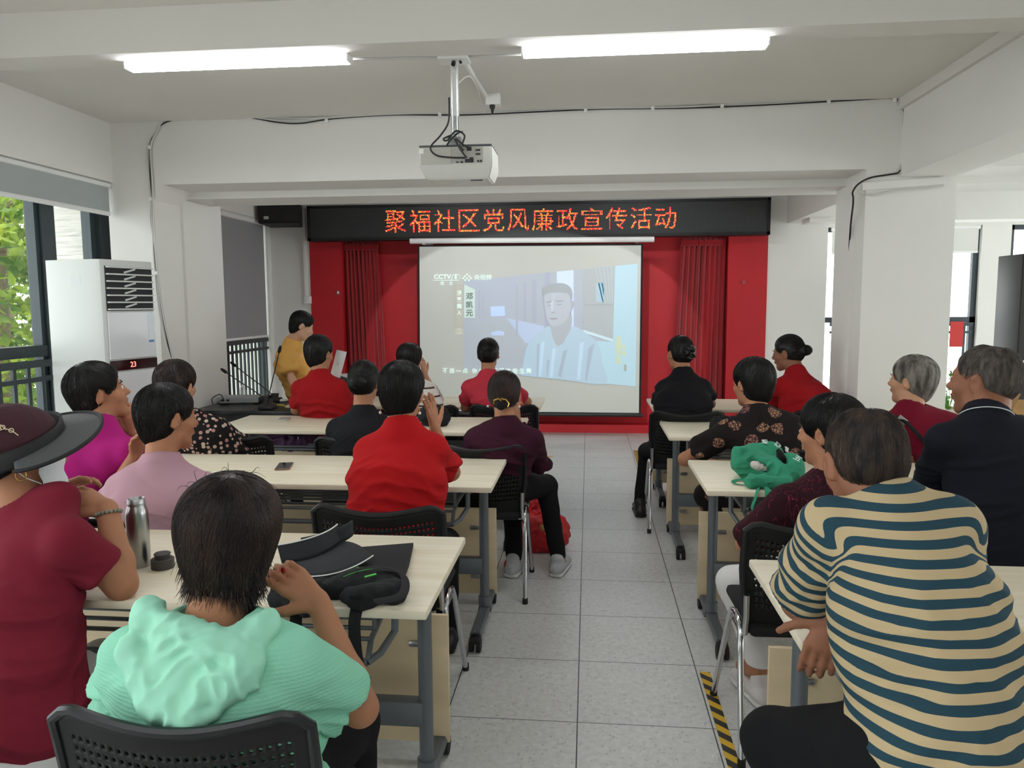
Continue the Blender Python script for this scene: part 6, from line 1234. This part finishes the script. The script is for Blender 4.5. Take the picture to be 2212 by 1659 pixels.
# ================================================================= desk things
DZ = .75
c = at(515, 872, Z=DZ); t = thing('amplifier', 'silver conference amplifier on the black desk', 'amplifier', (c.x, c.y+.06, DZ), R(8))
MB().box(-.17, .17, -.10, .10, .01, .058, .004).build('case', mat('silver_case', (176, 178, 180), .35, metal=.5), t); pnl_ = MB().box(-.165, .165, -.103, -.10, .014, .054).build('front_plate', mat('silver_plate', (160, 162, 164), .4), t)
for x in (-.12, -.08): MB().box(x-.012, x+.012, -.105, -.103, .026, .042).build('port', black_pl, pnl_)
MB().box(.16, .24, -.09, .10, .012, .055, .003).build('control_block', black_pl, t)
for s in (-1, 1): MB().box(s*.14-.015, s*.14+.015, -.08, -.05, 0, .01).box(s*.14-.015, s*.14+.015, .05, .08, 0, .01).build('feet', rubber, t)
def mic(label, tip, base_px, zt, yb):
    b_ = at(*base_px, Z=DZ); t = thing('gooseneck_microphone', label, 'microphone', (b_.x, b_.y, DZ), 0, 'microphones on the desk'); q = at(*tip, Y=b_.y-.02)-Vector((b_.x, b_.y, DZ)); q = Vector(q)
    MB().box(-.06, .06, -.05, .05, 0, .035, .01).prism([(-.05, -.04, .03), (.05, -.04, .03), (.03, .03, .07), (-.03, .03, .07)], (0, .01, 0)).build('base', black_pl, t)
    n_ = smooth_path([(0, 0, .05), tuple(q*.3+Vector((0, 0, .04))), tuple(q*.7+Vector((0, 0, .015))), tuple(q)]); MB().tube(n_, .0045, 8).build('gooseneck', wire_m, t)
    d = (n_[-1]-n_[-3]).normalized(); MB().tube([n_[-1]-d*.01, n_[-1], n_[-1]+d*.03, n_[-1]+d*.05], [.006, .013, .013, .007], 12).build('microphone_head', mat('mic_foam', (22, 22, 24), .9), t); return t
mic('gooseneck microphone reaching furthest left over the amplifier', (488, 804), (580, 880), 1, 1); mic('gooseneck microphone rising just above the furthest left one', (508, 790), (592, 868), 1, 1)
mic('upright gooseneck microphone in front of the man in the yellow shirt', (603, 760), (578, 884), 1, 1)
c = at(543, 862, Z=DZ); t = thing('sanitizer_bottle', 'clear pump bottle behind the amplifier on the black desk', 'bottle', (c.x, min(c.y, 6.26), DZ)); cp_ = mat('clear_plastic', (220, 228, 230), .15, alpha=.35)
MB().lathe([(.032, 0), (.034, .01), (.034, .09), (.02, .115), (.012, .12)], n=20).build('bottle', cp_, t); MB().lathe([(.012, .12), (.012, .14), (.004, .142), (.004, .16)], n=12).box(-.03, .008, -.006, .006, .16, .168, .002).build('pump', white_pl, t)
c = at(608, 868, Z=DZ); t = tag(MB().ball((0, 0, .012), (.055, .03, .014), 14).build('computer_mouse', white_pl), 'white computer mouse at the right end of the black desk', 'mouse'); t.location = c
c = at(598, 880, Z=DZ); t = tag(MB().tube(smooth_path([(-.06, 0, .012), (-.02, .02, .016), (.03, .02, .014), (.07, -.0, .01)]), .011, 8, flat=.8).build('yellow_cloth', mat('yellow_cloth', (196, 176, 70), .9)), 'folded yellow cloth in front of the white mouse on the black desk', 'cloth'); t.location = c
tag(MB().tube(smooth_path([(-3.05, 6.0, .76), (-3.08, 6.05, .80), (-3.03, 6.08, .83), (-2.98, 6.04, .80), (-3.0, 5.98, .77), (-2.93, 6.0, .765)]), .004, 6).build('desk_cable', wire_m), 'black cable curled at the left end of the black desk', 'cable')
# laptop on the front table
a_ = at(748, 806, Y=6.32); t = thing('laptop', 'open white laptop before the front-row woman in red, its lid towards the room', 'laptop', (a_.x+.02, 6.20, TZ+.20), R(-58))
st = thing('laptop_stand', 'dark riser under the white laptop on the front left table', 'stand', (a_.x+.06, 6.22, TZ)); MB().box(-.13, .13, -.1, .1, 0, .02, .003).box(-.13, -.11, -.1, .1, .02, .18).box(.11, .13, -.1, .1, .02, .18).box(-.13, .13, -.1, .1, .18, .199, .003).build('riser', black_pl, st)
MB().box(-.16, .16, -.01, .21, .001, .016, .004).build('keyboard_base', white_pl, t)
b_ = MB().rbox((0, -.045, .115), (.32, .008, .22), (R(-16), 0, 0), .003).build('screen_lid', mat('laptop_white', (226, 226, 228), .35), t); MB().ball((0, -.054, .115), (.014, .002, .016), 10).build('lid_emblem', mat('emblem_grey', (170, 172, 176), .3), b_)
# ================================================================= right background
cb_ = thing('tall_cabinet', 'tall black cabinet with a white handle at the right photo edge', 'cabinet', (at(2240, 700, Y=8.0).x, 8.1, 0)); bk = mat('black_cabinet', (44, 42, 42), .5)
MB().box(-.22, .3, -.2, .25, 0, 2.02, .005).build('body', bk, cb_); MB().box(-.215, .295, -.215, -.2, .03, 1.99, .004).build('door', bk, cb_); MB().tube([(-.19, -.235, .98), (-.06, -.235, .98)], .014, 10).build('handle', white_pl, cb_)
bx = thing('cardboard_box', 'open brown cardboard box at the right edge beside the black cabinet', 'box', (at(2222, 900, Y=6.6).x, 6.7, .42)); cbm = mat('brown_cardboard', (176, 138, 92), .85, var=.05, vscale=(10, 10, 10))
MB().box(-.15, .2, -.15, .15, 0, .28, .002).build('carton', cbm, bx); MB().prism([(-.15, -.15, .28), (.2, -.15, .28), (.2, -.22, .36), (-.15, -.22, .36)], (0, .003, 0)).prism([(-.15, -.15, .28), (-.15, .15, .28), (-.10, .15, .40), (-.10, -.15, .40)], (.003, 0, 0)).build('flap', cbm, bx)
for z, w_ in ((.2, .05), (.13, .06), (.07, .04)): MB().box(-.12, -.12+w_, -.1515, -.15, z, z+.03).build('box_print', mat('box_print_brown', (120, 88, 52), .8), bx)
st = thing('side_table', 'low pale table under the cardboard box at the right edge', 'table', (bx.location.x+.02, 6.7, 0)); MB().box(-.25, .3, -.2, .2, .39, .42, .004).build('tabletop', maple, st)
for x in (-.22, .27):
    for y in (-.17, .17): MB().box(x-.018, x+.018, y-.018, y+.018, 0, .39).build('leg', greymetal, st)
pp = at(2053, 850, Y=9.6); t = thing('potted_plant', 'green potted plant under the bright far window', 'plant', (pp.x+.03, 9.7, 0))
MB().lathe([(.10, 0), (.13, .02), (.16, .26), (.17, .28), (.15, .28), (.14, .25)], n=24).build('pot', mat('pale_pot', (214, 200, 190), .5), t)
rg = np.random.default_rng(8); m = MB()
for i in range(46):
    a = rg.uniform(0, 6.28); r_ = rg.uniform(.04, .2); z = rg.uniform(.30, .75); p = np.array([r_*math.cos(a), r_*math.sin(a), z]); d = unit([math.cos(a), math.sin(a), rg.uniform(-.2, .8)]); s_ = unit(np.cross(d, [0, 0, 1])); L_ = rg.uniform(.07, .13)
    m.poly([tuple(p), tuple(p+d*L_*.5+s_*L_*.28), tuple(p+d*L_), tuple(p+d*L_*.5-s_*L_*.28)]); m.tube([(0, 0, .25), tuple(p)], .003, 4)
m.build('leaves', mat('pot_leaf', (96, 150, 50), .5), t)
o = tag(MB().box(-.08, .08, -.004, .004, -.16, .16).build('red_notice', mat('red_notice', (200, 50, 44), .6)), 'small red notice hanging on the railing of the far window', 'notice'); o.location = at(2066, 722, Y=10.28)
o = thing('red_bucket', 'red bucket on the floor between the plant and the cardboard box', 'bucket', at(2178, 880, Y=9.0)); o.location.z = .001; o.location.x -= .02
MB().lathe([(.10, 0), (.14, .26), (.145, .27), (.13, .27)], n=20).build('bucket_body', red_m, o); MB().tube([(.14*math.cos(a), 0, .26+.08*math.sin(a)) for a in np.linspace(0, 3.14, 12)], .004, 6).build('bucket_handle', steel, o)
for o in bpy.data.objects:                                                       # the tree stands further off than its crown is wide
    if o.type == 'EMPTY' and 'label' in o and len(o['label'].split()) > 16: print('LONG', o['label'])
bpy.context.view_layer.update()
